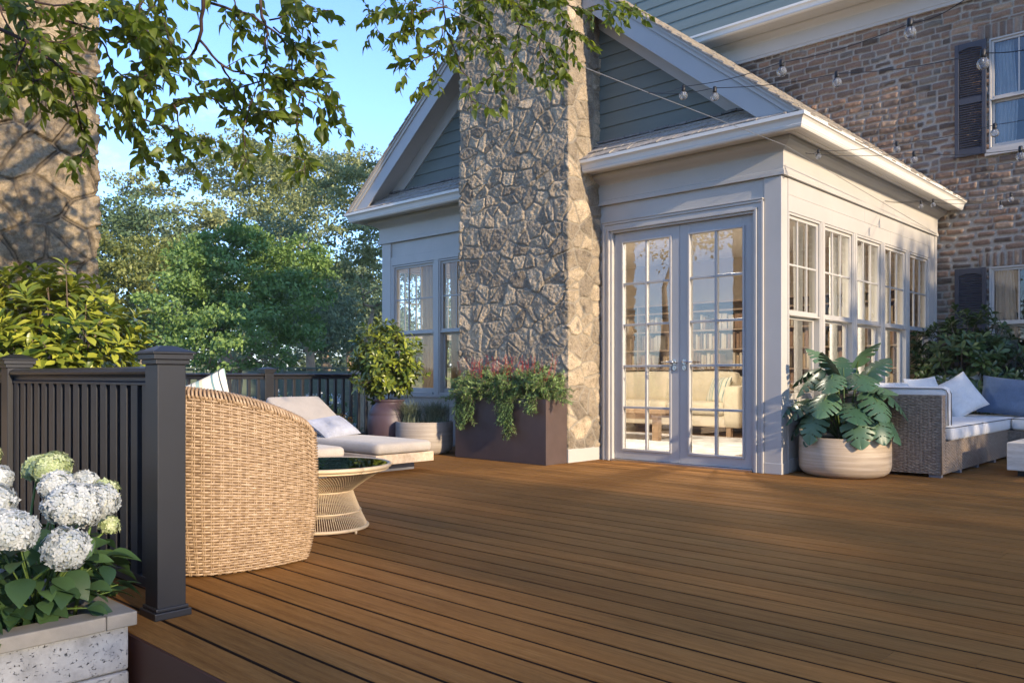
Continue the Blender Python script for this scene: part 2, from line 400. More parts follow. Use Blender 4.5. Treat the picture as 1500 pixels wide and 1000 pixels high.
def mat_travertine():
    m, nt, b = nodes_of('pitted_travertine')
    n1 = noise(nt, 10, 6, .7); n2 = noise(nt, 75, 3, .7, sc3=(1, 1, 1.4)); n3 = noise(nt, 22, 5, .8, sc3=(1, 1, 1.8))
    pit = ramp(nt, n2, [(.30, (0, 0, 0)), (.38, (1, 1, 1))])
    pit2 = ramp(nt, n3, [(.30, (0, 0, 0)), (.36, (1, 1, 1))])
    pp = mixc(nt, 1, pit, pit2, 'MULTIPLY')
    base = ramp(nt, n1, [(.3, (.20, .20, .20)), (.5, (.31, .31, .31)), (.7, (.40, .40, .395))])
    nt.links.new(mixc(nt, pp, (.06, .055, .05), base), b.inputs['Base Color'])
    setp(b, Roughness=.9); bump(nt, b, pp, 1, .01)
    return m
M['travertine'] = mat_travertine()

def mat_lawn():
    return mat_plain('lawn_grass', (.045, .075, .022), .9, .4, 3, 1, 30)
M['lawn'] = mat_lawn()

def mat_stripe():
    m, nt, b = nodes_of('striped_canvas')
    tc = nt.nodes.new('ShaderNodeTexCoord'); sp = nt.nodes.new('ShaderNodeSeparateXYZ'); nt.links.new(tc.outputs['Object'], sp.inputs[0])
    mu = nt.nodes.new('ShaderNodeMath'); mu.operation = 'MULTIPLY'; mu.inputs[1].default_value = 7.5; nt.links.new(sp.outputs[0], mu.inputs[0])
    fr = nt.nodes.new('ShaderNodeMath'); fr.operation = 'FRACT'; nt.links.new(mu.outputs[0], fr.inputs[0])
    r = nt.nodes.new('ShaderNodeValToRGB'); cr = r.color_ramp; cr.interpolation = 'CONSTANT'
    st = [(0, (.72, .68, .55)), (.22, (.16, .27, .28)), (.30, (.74, .70, .56)), (.48, (.07, .09, .11)), (.52, (.70, .67, .55)), (.66, (.30, .42, .38)), (.80, (.76, .62, .42)), (.9, (.74, .70, .58))]
    cr.elements[0].color = (*st[0][1], 1); cr.elements[1].position = st[1][0]; cr.elements[1].color = (*st[1][1], 1)
    for p, c in st[2:]:
        e = cr.elements.new(p); e.color = (*c, 1)
    nt.links.new(fr.outputs[0], r.inputs[0]); nt.links.new(r.outputs[0], b.inputs['Base Color']); setp(b, Roughness=.9)
    bump(nt, b, noise(nt, 200, 2, .5), .4, .003); return m
M['stripe'] = mat_stripe()

# ------------------------------------------------------------------ leaf machinery (numpy)
def rot_frames(D, N):
    "D: leaf direction, N: face normal hint -> orthonormal frames (x=side, y=along, z=normal)"
    D = D/np.linalg.norm(D, axis=1, keepdims=True); S = np.cross(D, N); ln = np.linalg.norm(S, axis=1, keepdims=True); ln[ln < 1e-6] = 1; S = S/ln
    Nn = np.cross(S, D); return S, D, Nn
def leaf_template(nl=4, width=.42, point=.5, fold=.18, droop=.25, wide_at=.4):
    "rows along the leaf; 3 verts across (edge, mid, edge)"
    V = []
    for i in range(nl+1):
        t = i/nl
        ww = width*(math.sin(math.pi*min(1, (t/wide_at)*.5)) if t < wide_at else math.cos(math.pi/2*((t-wide_at)/(1-wide_at))**(1.0+point)))
        ww = max(ww, .004 if i in (0, nl) else .05*width)
        z = -droop*t*t
        V += [(-ww, t, z+fold*ww), (0, t, z), (ww, t, z+fold*ww)]
    F = []
    for i in range(nl):
        a = i*3
        F += [(a, a+1, a+4, a+3), (a+1, a+2, a+5, a+4)]
    return np.array(V), np.array(F)
def scatter(name, tmpl, P, D, N, S, mat, parent=None, rnd=None, rs=None, world=True, smooth=True):
    TV, TF = tmpl; P = np.asarray(P, float); D = np.asarray(D, float); N = np.asarray(N, float); S = np.asarray(S, float)
    X, Y, Z = rot_frames(D, N)
    V = P[:, None, :] + S[:, None, None]*(TV[None, :, 0:1]*X[:, None, :]+TV[None, :, 1:2]*Y[:, None, :]+TV[None, :, 2:3]*Z[:, None, :])
    n = len(P); k = len(TV)
    F = (TF[None]+(np.arange(n)*k)[:, None, None]).reshape(-1, TF.shape[1])
    if rnd is None: rnd = (rs or np.random.RandomState(1)).rand(n)
    return np_mesh(name, V.reshape(-1, 3), F, mat, parent, smooth, {'rnd': np.repeat(rnd, k)}, world)
def rdir(rs, n):
    v = rs.normal(size=(n, 3)); return v/np.linalg.norm(v, axis=1, keepdims=True)
DIAMOND = (np.array([(0, 0, 0), (-.3, .45, .04), (0, 1, -.06), (.3, .45, .04)]), np.array([(0, 1, 2, 3)]))
LEAF4 = leaf_template(4, .27, .2, .3, .2, .42)
LEAF6 = leaf_template(5, .27, -.25, .35, .30, .40)
LAUREL = leaf_template(4, .19, .6, .35, .25, .6)
NEEDLE = (np.array([(-.07, 0, 0), (.07, 0, 0), (.05, .6, .02), (0, 1, 0), (-.05, .6, .02)]), np.array([(0, 1, 2, 4), (4, 2, 3, 3)]))
NEEDLE = (np.array([(0, 0, 0), (.10, .45, .0), (0, 1, .03), (-.10, .45, .0)]), np.array([(0, 1, 2, 3)]))
#PART2
# ------------------------------------------------------------------ ground, deck
GZ = -0.62
def ground():
    n = 90; xs = np.concatenate([np.linspace(-400, -45, 14), np.linspace(-44, 20, 75), np.linspace(25, 300, 12)])
    ys = np.concatenate([np.linspace(-300, -22, 12), np.linspace(-20, 50, 80), np.linspace(56, 400, 14)])
    X, Y = np.meshgrid(xs, ys); Z = GZ + (fbm(X, Y, .15, 3)-.5)*.25 - .1
    near = (np.abs(X+3) < 9) & (np.abs(Y-5) < 9); Z[near] = GZ-.02
    k = len(xs); F = [(j*k+i, j*k+i+1, (j+1)*k+i+1, (j+1)*k+i) for j in range(len(ys)-1) for i in range(k-1)]
    o = np_mesh('ground', np.stack([X.ravel(), Y.ravel(), Z.ravel()], 1), F, M['lawn'], smooth=True); tag(o, 'green lawn spreading beyond the deck railing', kind='structure')
ground()

def deck():
    rs = np.random.RandomState(4); V = []; F = []; A = []
    y = 1.2; bw = .1340; row = 0
    while y < 12.2:
        x = -9.25 - rs.rand()*2.4; xe = 5.0; x_lo = -9.3
        while x < xe:
            ln = 4.6+rs.rand()*1.2; a = max(x, x_lo); b = min(x+ln, xe)
            if b-a > .02:
                r = rs.rand(); z = (rs.rand()-.5)*.0012; c = .003
                y0, y1 = y, y+bw
                # cross-section with eased edges
                cs = [(y0, -.026), (y0, -c), (y0+c, 0), (y0+bw*.5, .0006), (y1-c, 0), (y1, -c), (y1, -.026)]
                n0 = len(V)
                for xx in (a+.0004, b-.0004):
                    for yy, zz in cs: V.append((xx, yy, zz+z)); A.append(r)
                m = len(cs)
                for k in range(m-1): F.append((n0+k, n0+m+k, n0+m+k+1, n0+k+1))
            x += ln
        y += .15; row += 1
    o = np_mesh('deck', V, F, M['deck'], attrs={'rnd': A}); o.data.materials.append(mat_plain('board_gap_shade', (.035, .016, .007), .9, .1)); mi = np.zeros(len(F), dtype=np.int32); mi[0::6] = 1; mi[5::6] = 1; o.data.polygons.foreach_set('material_index', mi); tag(o, 'brown composite plank deck in front of the sunroom', kind='structure')  # board sides coloured near-black: painted shade inside the gaps
    b = MB(); b.box(-9.3, 5, 1.215, 12.2, -.26, -.07).build('deck_frame', M['black'], o)  # black colour under the boards stands in for shade in the gaps
    f = MB(); f.box(-9.3, 5, 1.19, 1.213, -.62, -.004)
    f.build('fascia_board', mat_plain('deck_fascia', (.055, .018, .010), .6, .15, 3, .2, 40, sc3=(.2, 1, 1)), o)
deck()

# ------------------------------------------------------------------ stone and brick fields
def cells_field(U, Vv, size, seed, aspect=1.0, warp=.25, jw=1., ckd=1.):
    rs = np.random.RandomState(seed); umin, umax, vmin, vmax = U.min(), U.max(), Vv.min(), Vv.max()
    nu = int((umax-umin)/size)+3; nv = int((vmax-vmin)/(size*aspect))+3
    gu, gv = np.meshgrid(np.arange(nu), np.arange(nv))
    pu = umin-size+(gu+.5+(rs.rand(*gu.shape)-.5)*1.05+.5*(gv % 2))*size; pv = vmin-size*aspect+(gv+.5+(rs.rand(*gu.shape)-.5)*.95)*size*aspect
    P = np.stack([pu.ravel(), pv.ravel()], 1); P = P[rs.rand(len(P)) > .20]; ex = np.stack([rs.uniform(umin, umax, len(P)//6), rs.uniform(vmin, vmax, len(P)//6)], 1); P = np.concatenate([P, ex])
    shape = U.shape; u = U.ravel(); v = Vv.ravel()
    uw = u+(fbm(u, v, 1.2/size, seed+5)-.5)*size*warp; vw = v+(fbm(u, v, 1.2/size, seed+9)-.5)*size*warp
    f1 = np.full(len(u), 1e9); f2 = np.full(len(u), 1e9); i1 = np.zeros(len(u), int); i2 = np.zeros(len(u), int)
    for k, (a, b) in enumerate(P):
        sel = np.nonzero(np.abs(vw-b) < size*2.2)[0] if len(P) > 60 else np.arange(len(u))
        if not len(sel): continue
        d = (uw[sel]-a)**2+((vw[sel]-b)/aspect)**2
        c1 = d < f1[sel]; c2 = (~c1) & (d < f2[sel])
        s1 = sel[c1]; f2[s1] = f1[s1]; i2[s1] = i1[s1]; f1[s1] = d[c1]; i1[s1] = k
        s2 = sel[c2]; f2[s2] = d[c2]; i2[s2] = k
    gap = np.sqrt(((P[i1]-P[i2])**2*[1, 1/aspect**2]).sum(1))+1e-6
    edge = (f2-f1)/(2*gap)
    rc = rs.rand(len(P)); tilt = rs.normal(size=(len(P), 2))*.10; hh = rs.rand(len(P))
    joint = (.008+.010*fbm(u, v, 5, seed+3))*jw
    body = sstep(0, .011, edge-joint)
    h = body*(.005+.010*hh[i1]+np.clip(.7*(tilt[i1]*(np.stack([uw, vw], 1)-P[i1])).sum(1), -.010, .012))
    h += body*((fbm(u, v, 14, seed+21, 4, .6)-.5)*.026+(fbm(u, v, 45, seed+31, 3, .7)-.5)*.018)
    # flat broken facets
    h += body*np.round(fbm(u, v, 5, seed+77, 2)*5)/5*.010
    h += (1-body)*(.003+(fbm(u, v, 40, seed+41, 3)-.5)*.012)
    side = sstep(.42, .60, fbm(u, v, 3.0, seed+51, 3))
    crack = np.exp(-((edge-joint-.003)/.0045)**2)*(.35+.65*side)
    h -= crack*.008*ckd
    return h.reshape(shape), (1-sstep(.0, .010, edge-joint)).reshape(shape), rc[i1].reshape(shape), crack.reshape(shape)

def stone_shell(name, perim, z0, z1, du, size, seed, mat, parent=None, aspect=.85, amp=1.0, jw=1., ckd=1.):
    "perim: (x, y) corners; outside on the right of the walk"
    pts = []; nrm = []; us = []; u = 0
    P = [Vector(p) for p in perim]
    for i in range(len(P)-1):
        d = P[i+1]-P[i]; ln = d.length; d.normalize(); n = Vector((d.y, -d.x)); k = max(2, int(ln/du))
        for j in range(k+(1 if i == len(P)-2 else 0)):
            t = j/k*ln; q = P[i]+d*t; nn = n.copy()
            if j == 0 and i > 0:
                dp = (P[i]-P[i-1]).normalized(); npv = Vector((dp.y, -dp.x)); nn = (n+npv); nn = nn/nn.dot(n)
            pts.append((q.x, q.y)); nrm.append((nn.x, nn.y)); us.append(u+t)
        u += ln
    zs = np.linspace(z0, z1, max(2, int((z1-z0)/du))+1)
    U, Z = np.meshgrid(np.array(us), zs); h, mo, ce, ck = cells_field(U, Z, size, seed, aspect, .25, jw, ckd); h = h*amp
    pts = np.array(pts); nrm = np.array(nrm)
    X = pts[None, :, 0]+nrm[None, :, 0]*h; Y = pts[None, :, 1]+nrm[None, :, 1]*h
    k = len(us); j, i = np.meshgrid(np.arange(len(zs)-1), np.arange(k-1), indexing='ij'); a = (j*k+i).ravel()
    F = np.stack([a, a+1, a+k+1, a+k], 1)
    return np_mesh(name, np.stack([X.ravel(), Y.ravel(), Z.ravel()], 1), F, mat, parent, True, {'mortar': mo.ravel(), 'cell': ce.ravel(), 'crack': ck.ravel()*.75*ckd})

def brick_field(U, Vv, seed, holes=()):
    rs = np.random.RandomState(seed); u = U.ravel(); v = Vv.ravel(); ph = .092
    vw = v+(fbm(u, v, 1.6, seed, 3)-.5)*.05+(vnoise(u, v, 7, seed+2)-.5)*.022
    row = np.floor(vw/ph).astype(int); fv = vw/ph-row
    cell = np.zeros(len(u)); eu = np.zeros(len(u)); hh = np.zeros(len(u))
    uw = u+(vnoise(u, v, 9, seed+8)-.5)*.02
    for r in np.unique(row):
        m = row == r; b = [u.min()-.4+rs.rand()*.2]
        while b[-1] < u.max()+.4: b.append(b[-1]+(.205+rs.rand()*.05 if rs.rand() > .3 else .10+rs.rand()*.03))
        b = np.array(b); k = np.searchsorted(b, uw[m])-1; k = np.clip(k, 0, len(b)-2)
        rc = rs.rand(len(b)); rh = rs.rand(len(b))
        cell[m] = rc[k]; hh[m] = rh[k]; eu[m] = np.minimum(uw[m]-b[k], b[k+1]-uw[m])
    ev = np.minimum(fv, 1-fv)*ph
    for (a0, a1, b0, b1) in holes:       # a course of upright bricks over each opening
        m = (u > a0-.12) & (u < a1+.12) & (v > b1) & (v < b1+.20)
        q = u[m]/.082; kk = np.floor(q); cell[m] = np.abs(np.sin(kk*12.9898)*43758.5) % 1; hh[m] = .5
        eu[m] = np.minimum(q-kk, 1-q+kk)*.082; ev[m] = np.minimum(v[m]-b1+.01, b1+.20-v[m])
    e = np.minimum(eu, ev)
    e2 = eu*ev/(eu+ev+1e-6)*1.25
    joint = .0035+.006*fbm(u, v, 6, seed+4)+.010*sstep(.52, .75, fbm(u, v, 2.3, seed+12))
    body = sstep(0, .014, np.minimum(e, e2+.004)-joint)
    h = body*(.018+.016*hh)+body*(fbm(u, v, 16, seed+6, 4, .6)-.5)*.028+(1-body)*(fbm(u, v, 30, seed+7, 3)-.5)*.012
    return h.reshape(U.shape), (1-sstep(.0, .008, np.minimum(e, e2+.004)-joint)).reshape(U.shape), cell.reshape(U.shape)

# ------------------------------------------------------------------ wall frames: u along the wall, n outward, z up
class Wall:
    def __init__(s, o, u, n): s.o = Vector((*o, 0)); s.u = Vector((*u, 0)); s.n = Vector((*n, 0))
    def p(s, u, n, z): return s.o+s.u*u+s.n*n+Vector((0, 0, z))
    def box(s, mb, u0, u1, n0, n1, z0, z1):
        a = s.p(u0, n0, z0); b = s.p(u1, n1, z1)
        return mb.box(min(a.x, b.x), max(a.x, b.x), min(a.y, b.y), max(a.y, b.y), z0, z1)

def window(W, parent, u0, u1, z0, z1, cols, rows, zm, depth=0, lower_cols=1, lower_rows=1, mat='trim', glass='glass', label=None):
    "double-hung window: frame > upper sash, lower sash, glass"
    f = MB(); t = .022
    W.box(f, u0, u0+t, depth-.10, depth+.012, z0, z1); W.box(f, u1-t, u1, depth-.10, depth+.012, z0, z1)
    W.box(f, u0+t, u1-t, depth-.10, depth+.012, z1-t, z1); W.box(f, u0+t, u1-t, depth-.10, depth+.03, z0, z0+.03)
    fo = f.build('window', M[mat], parent, .003)
    if label: fo['label'] = label
    a0, a1 = u0+t+.001, u1-t-.001; s = .030; mw = .009
    up = MB(); n0, n1 = depth-.045, depth-.008
    za, zb = zm-.012, z1-t-.001
    W.box(up, a0, a0+s, n0, n1, za, zb); W.box(up, a1-s, a1, n0, n1, za, zb); W.box(up, a0+s, a1-s, n0, n1, zb-s, zb); W.box(up, a0+s, a1-s, n0, n1+.004, za, za+.048)
    W.box(up, a0+.002, a1-.002, n1, n1+.022, za-.004, za+.012)
    gu = (a1-a0-2*s)/cols; gz = (zb-s-za-.048)/rows
    for i in range(1, cols): W.box(up, a0+s+gu*i-mw, a0+s+gu*i+mw, n0+.008, n1-.006, za+.048, zb-s)
    for i in range(1, rows):
        for c in range(cols): W.box(up, a0+s+gu*c+mw*(c > 0), a0+s+gu*(c+1)-mw*(c < cols-1), n0+.008, n1-.006, za+.048+gz*i-mw, za+.048+gz*i+mw)
    up.build('upper_sash', M[mat], fo, .002)
    lo = MB(); n0, n1 = depth-.085, depth-.048; zc, zd = z0+.031, zm-.0125
    W.box(lo, a0, a0+s, n0, n1, zc, zd); W.box(lo, a1-s, a1, n0, n1, zc, zd); W.box(lo, a0+s, a1-s, n0, n1, zd-s, zd); W.box(lo, a0+s, a1-s, n0, n1, zc, zc+.055)
    lo.build('lower_sash', M[mat], fo, .002)
    g = MB(); m = depth-.027; g.add([W.p(a0+s-.004, m, za+.04), W.p(a1-s+.004, m, za+.04), W.p(a1-s+.004, m, zb-s+.004), W.p(a0+s-.004, m, zb-s+.004)], [(0, 1, 2, 3)])
    m = depth-.067; g.add([W.p(a0+s-.004, m, zc+.05), W.p(a1-s+.004, m, zc+.05), W.p(a1-s+.004, m, zd-s+.004), W.p(a0+s-.004, m, zd-s+.004)], [(0, 1, 2, 3)])
    g.build('pane', M[glass], fo)
    return fo

def shakes(name, o, ud, vd, U, Vl, course, mat, parent, seed=0, wmin=.07, wmax=.16, th=.012, clip=None, ragged=.012):
    rs = random.Random(seed); mb = MB(); o = Vector(o); ud = Vector(ud).normalized(); vd = Vector(vd).normalized(); nd = ud.cross(vd).normalized()
    if nd.z < 0: nd = -nd
    v = 0
    while v < Vl:
        u = 0; L_ = min(course*1.35, Vl-v+.02)
        while u < U:
            wd = min(rs.uniform(wmin, wmax), U-u)
            if wd > .015:
                lo_, hi_ = (0, U) if clip is None else clip(v+L_)
                if u+.002 > hi_ or u+wd < lo_: u += wd; continue
                ua = max(u+.002, lo_); a = o+ud*ua+vd*(v-rs.uniform(0, ragged)); b = a+ud*(min(u+wd-.002, hi_)-ua); t = th*rs.uniform(.75, 1.5)
                c = vd*L_
                bot = [a+nd*.002, b+nd*.002, b+c-nd*.004, a+c-nd*.004]; top = [a+nd*(t+.004), b+nd*(t+.004)+nd*rs.uniform(-.003, .003), b+c+nd*.003, a+c+nd*.003]
                mb.add(bot+top, [(0, 1, 2, 3), (4, 7, 6, 5), (0, 4, 5, 1), (1, 5, 6, 2), (2, 6, 7, 3), (3, 7, 4, 0)])
            u += wd
        v += course
    return mb.build(name, mat, parent)

# ------------------------------------------------------------------ the sunroom
X0, X1, YF, YB = -9.25, -3.35, 7.2, 11.78
XC = -6.30
sun_room = empty('sunroom', (-6.3, 7.2, 0), 'grey painted gabled sunroom with glazed double doors, window rows and shake eaves', 'sunroom')
PATH = [(X0, YB), (X0, YF), (X1, YF), (X1, YB)]
b = MB()
b.sweep([(-.06, 2.742), (.034, 2.742), (.034, 2.775), (.028, 2.778), (.028, 2.790), (.022, 2.794), (.022, 2.95), (.03, 2.965), (.055, 2.985), (.095, 3.005), (.125, 3.025), (.135, 3.05), (.135, 3.064), (-.06, 3.064)], PATH)
b.build('frieze', M['trim'], sun_room)
b = MB()
for k in range(6):
    a = -.02+.055*k
    b.sweep([(a, 3.066), (a+.050, 3.066), (a+.050, 3.08), (a, 3.08)], PATH)
b.sweep([(-.02, 3.072), (.33, 3.072), (.33, 3.09), (-.02, 3.09)], PATH)
b.build('soffit', M['soffit'], sun_room)
b = MB(); b.sweep([(.272, 3.05), (.315, 3.05), (.325, 3.062), (.330, 3.085), (.342, 3.118), (.356, 3.134), (.370, 3.140), (.372, 3.172), (.360, 3.176), (.356, 3.160), (.272, 3.160)], PATH)
b.build('gutter', M['gutter'], sun_room)
b = MB(); b.sweep([(.362, 3.163), (.378, 3.163), (.378, 3.178), (.362, 3.178)], PATH)
# --- front wall
WF = Wall((0, YF), (1, 0), (0, -1)); WR = Wall((X1, 0), (0, 1), (1, 0)); WL = Wall((X0, 0), (0, 1), (-1, 0))
b = MB()
WF.box(b, -3.52, -3.35, -.12, .012, 0, 2.741); WF.box(b, -3.518, -3.345, -.12, .018, 0, .10)
b.build('corner_post', M['trim'], sun_room, .004)
b = MB()
WF.box(b, -5.46, -3.521, -.12, -.005, 2.56, 2.741)               # header panel over the doors
WF.box(b, -7.15, -5.371, -.12, -.01, 0, 2.741)                    # wall behind the chimney
WF.box(b, -9.03, -7.15, -.12, -.01, 2.545, 2.741); WF.box(b, -9.03, -7.15, -.12, .006, 2.425, 2.543)
WF.box(b, -9.03, -7.0, -.12, -.012, 0, .64); WF.box(b, -9.03, -7.0, -.10, .004, .02, .13); WF.box(b, -9.03, -7.0, -.10, .004, .50, .63)
WF.box(b, -9.22, -9.03, -.12, .012, 0, 2.741)
b.build('front_wall', M['trim'], sun_room, .003)
b = MB()
for (a, c, n, z0, z1) in ((-5.369, -5.345, .030, 0, 2.545), (-5.345, -5.305, .018, 0, 2.50), (-5.305, -5.283, .034, 0, 2.475), (-5.283, -5.255, .012, 0, 2.445)):
    WF.box(b, a, c-.001, -.12, n, z0, z1); WF.box(b, -8.89-c+.001, -8.89-a, -.12, n, z0, z1)
L_ = ((2.545, 2.52, .030, -5.369), (2.52, 2.475, .018, -5.345), (2.475, 2.452, .034, -5.305), (2.452, 2.43, .012, -5.283))
for z1, z0, n, a in L_: WF.box(b, a, -8.89-a, -.12, n+.001, z0+.001, z1)
WF.box(b, -5.385, -3.523, -.12, .040, 2.546, 2.559)
b.build('door_casing', M['trim'], sun_room, .003)
b = MB(); WF.box(b, -5.254, -3.636, -.10, .02, -.003, .022); b.build('threshold', M['metal'], sun_room, .003)

def french_door(u0, u1, side):
    f = MB(); z0, z1 = .024, 2.429; st = .115; ga, gb = u0+st, u1-st; gz0, gz1 = .135, 2.315; n0, n1 = -.075, -.03
    WF.box(f, u0, ga, n0, n1, z0, z1); WF.box(f, gb, u1, n0, n1, z0, z1); WF.box(f, ga, gb, n0, n1, z0, gz0); WF.box(f, ga, gb, n0, n1, gz1, z1)
    d = f.build('french_door', M['door'], sun_room, .002)
    s = MB(); k = .022; n2 = -.016     # raised moulding round the glass
    for (a, c, e, g_) in ((ga-k, ga, gz0-k, gz1+k), (gb, gb+k, gz0-k, gz1+k)): WF.box(s, a, c, n1, n2, e, g_)
    WF.box(s, ga, gb, n1, n2, gz0-k, gz0); WF.box(s, ga, gb, n1, n2, gz1, gz1+k)
    s.build('glazing_bead', M['door'], d, .004)
    m = MB(); mw = .012; um = (ga+gb)/2
    WF.box(m, um-mw, um+mw, -.068, -.026, gz0, gz1)
    for i in range(1, 5):
        z = gz0+(gz1-gz0)*i/5
        WF.box(m, ga, um-mw, -.068, -.026, z-mw, z+mw); WF.box(m, um+mw, gb, -.068, -.026, z-mw, z+mw)
    m.build('muntins', M['door'], d, .003)
    g = MB(); g.add([WF.p(ga-.005, -.05, gz0-.005), WF.p(gb+.005, -.05, gz0-.005), WF.p(gb+.005, -.05, gz1+.005), WF.p(ga-.005, -.05, gz1+.005)], [(0, 1, 2, 3)])
    g.build('pane', M['glass'], d)
    h = MB(); hu = (u1-.055) if side < 0 else (u0+.055); y = YF+.03
    def disc(z, r, y0, y1):
        pts = [Vector((hu+r*math.cos(t), y0, z+r*math.sin(t))) for t in [2*math.pi*q/20 for q in range(20)]]
        h.prism(pts, (0, y1-y0, 0))
    disc(1.045, .026, y-.012, y); disc(.985, .024, y-.012, y)
    h.tube([(hu, y-.01, 1.045), (hu, y-.055, 1.045), (hu+side*.02, y-.06, 1.045), (hu+side*.12, y-.058, 1.043)], [.009, .009, .009, .007], 10)
    h.box(hu-.004, hu+.004, y-.03, y-.012, .972, .998)
    h.build('handle', M['metal'], d)
french_door(-5.250, -4.447, -1)
french_door(-4.443, -3.640, 1)

# bay windows left of the chimney
zs0, zs1, zmid = .66, 2.42, 1.485
window(WF, sun_room, -8.99, -8.13, zs0, zs1, 3, 2, zmid, -.01, glass='glass_bay')
window(WF, sun_room, -8.04, -7.18, zs0, zs1, 3, 2, zmid, -.01, glass='glass_bay')
b = MB(); WF.box(b, -8.13, -8.04, -.11, .012, zs0, 2.424); WF.box(b, -9.03, -8.99, -.11, .006, zs0, 2.424); WF.box(b, -7.18, -7.0, -.11, .006, zs0, 2.424)
WF.box(b, -9.03, -7.0, -.11, .035, .625, .658); b.build('bay_trim', M['trim'], sun_room, .003)
# side walls with five windows each
for W_, nm in ((WR, 'right'), (WL, 'left')):
    b = MB()
    W_.box(b, YF+.121, YF+.135, -.12, .006, 0, 2.741)
    W_.box(b, 11.50, 11.70, -.12, .006, 0, 2.741); W_.box(b, 11.70, YB, -.12, .016, 0, 2.741)
    zz = [2.43, 2.585, 2.741]
    for k in range(2):
        cuts = [YF+.136, YF+.136+1.0+.9*k, YF+.136+2.7+.45*k, 11.60]
        for q in range(3): W_.box(b, cuts[q]+.0004, cuts[q+1]-.0004, -.12, .0045-.0008*((k+q) % 2), zz[k]+.0004, zz[k+1]-.0004)
    W_.box(b, YF+.136, 11.5, -.12, -.012, 0, .62)
    W_.box(b, YF+.136, 11.5, -.11, .004, .02, .13); W_.box(b, YF+.136, 11.5, -.11, .004, .50, .618)
    W_.box(b, YF+.10, 11.52, -.12, .038, .620, .652)
    for k in range(6):
        uu = 7.275+.87*k if k else 7.24
    us = [7.255+.855*k for k in range(6)]
    for k in range(1, 5):
        W_.box(b, us[k]-.044, us[k]+.044, -.12, .006, .652, 2.429); W_.box(b, us[k]-.045, us[k]+.045, -.11, .002, .13, .50)
        W_.box(b, us[k]-.014, us[k]+.014, .006, .012, .652, 2.429)
    W_.box(b, us[5]-.044, 11.50, -.12, .006, .652, 2.429)
    b.build('side_wall', M['trim'], sun_room, .003)
    for k in range(5):
        a = us[k]+.045 if k else YF+.136; c = us[k+1]-.045 if k < 4 else us[5]-.045
        window(W_, sun_room, a, c, .653, 2.428, 3, 2, zmid, -.012)
# interior shell
b = MB(); b.box(X0+.13, X1-.13, YB-.06, YB-.03, .04, 2.9); b.build('interior_wall', M['plaster'], sun_room)
b = MB(); b.box(X0+.02, X1-.02, YF+.02, YB, 2.745, 2.80); b.build('interior_ceiling', M['ceiling'], sun_room)
b = MB(); b.box(X0+.125, X1-.125, YF+.125, YB-.02, -.02, .040); b.build('interior_floor', M['intfloor'], sun_room)

# --- roofs
S8 = .80
def rake_poly(sg, at, ab, y):
    et = (at-3.19)/S8; eb = (ab-3.19)/S8
    return [(XC, y, at), (XC+sg*et, y, 3.19), (XC+sg*eb, y, 3.19), (XC, y, ab)]
fz = MB(); fa = MB(); cr = MB(); rd = MB()
for sg in (-1, 1):
    fz.prism(rake_poly(sg, 5.62, 5.365, 7.166), (0, .03, 0))
    fz.prism(rake_poly(sg, 5.60, 5.575, 6.915), (0, .25, 0))
    fa.prism(rake_poly(sg, 5.715, 5.50, 6.885), (0, .028, 0))
    cr.prism(rake_poly(sg, 5.765, 5.716, 6.868), (0, .045, 0)); cr.prism(rake_poly(sg, 5.795, 5.766, 6.852), (0, .06, 0))
    rd.prism(rake_poly(sg, 5.795, 5.717, 6.914), (0, YB-6.914, 0))
fz.build('rake_frieze', M['trim'], sun_room); fa.build('rake_fascia', M['door'], sun_room, .003); cr.build('rake_moulding', M['trim'], sun_room)
roof = rd.build('roof', M['soffit'], sun_room)
sl = math.sqrt(1+S8*S8)
for sg in (-1, 1):
    ln = 3.30*sl
    shakes('roof_shakes', (XC+sg*3.31, 6.835, 5.80-S8*3.31), (0, 1, 0), (-sg, 0, S8), YB-6.835, ln, .14, M['shake'], roof, 3+sg, .09, .2, .014)
    # rake edge: ragged shake ends seen from the side
for sg, a, e in ((-1, X0-.355, -7.0), (1, -5.45, X1+.355)):
    shakes('pent_shakes', (a, YF-.355, 3.170), (1, 0, 0), (0, .35, .25), e-a, .42, .15, M['shake'], roof, 20+sg, .06, .13, .013, (lambda v, s=sg, e_=e-a: ((v*.33/.43*.97, 9) if s < 0 else (0, e_-v*.33/.43*.97))))
cap_m_ = (mat_wood('dark_weathered_shake', (.10, .10, .10), (.17, .165, .16), (.25, .24, .23), (6, 6, 6), .9))
b = MB(); rs_ = random.Random(5)
for a, e in ((X0+.1, -7.0), (-5.45, X1-.02)):
    b = MB(); x = a
    while x < e:
        wd = rs_.uniform(.06, .13); zz_ = 3.405+rs_.uniform(-.004, .006)
        b.box(x, x+wd-.004, YF-.055-rs_.uniform(0, .012), YF-.02, zz_, zz_+.022); x += wd
    b.build('cap_shakes', cap_m_, roof)
b = MB()
for sg, a, e in ((-1, X0-.33, -7.0), (1, -5.45, X1+.33)):
    b = MB(); k0, k1 = (.29, 0) if sg < 0 else (0, .29)
    b.prism([(a, YF-.33, 3.160), (e, YF-.33, 3.160), (e-k1, YF-.02, 3.385), (a+k0, YF-.02, 3.385)], (0, 0, .012))
    b.build('pent_deck', M['soffit'], roof)
b = MB()
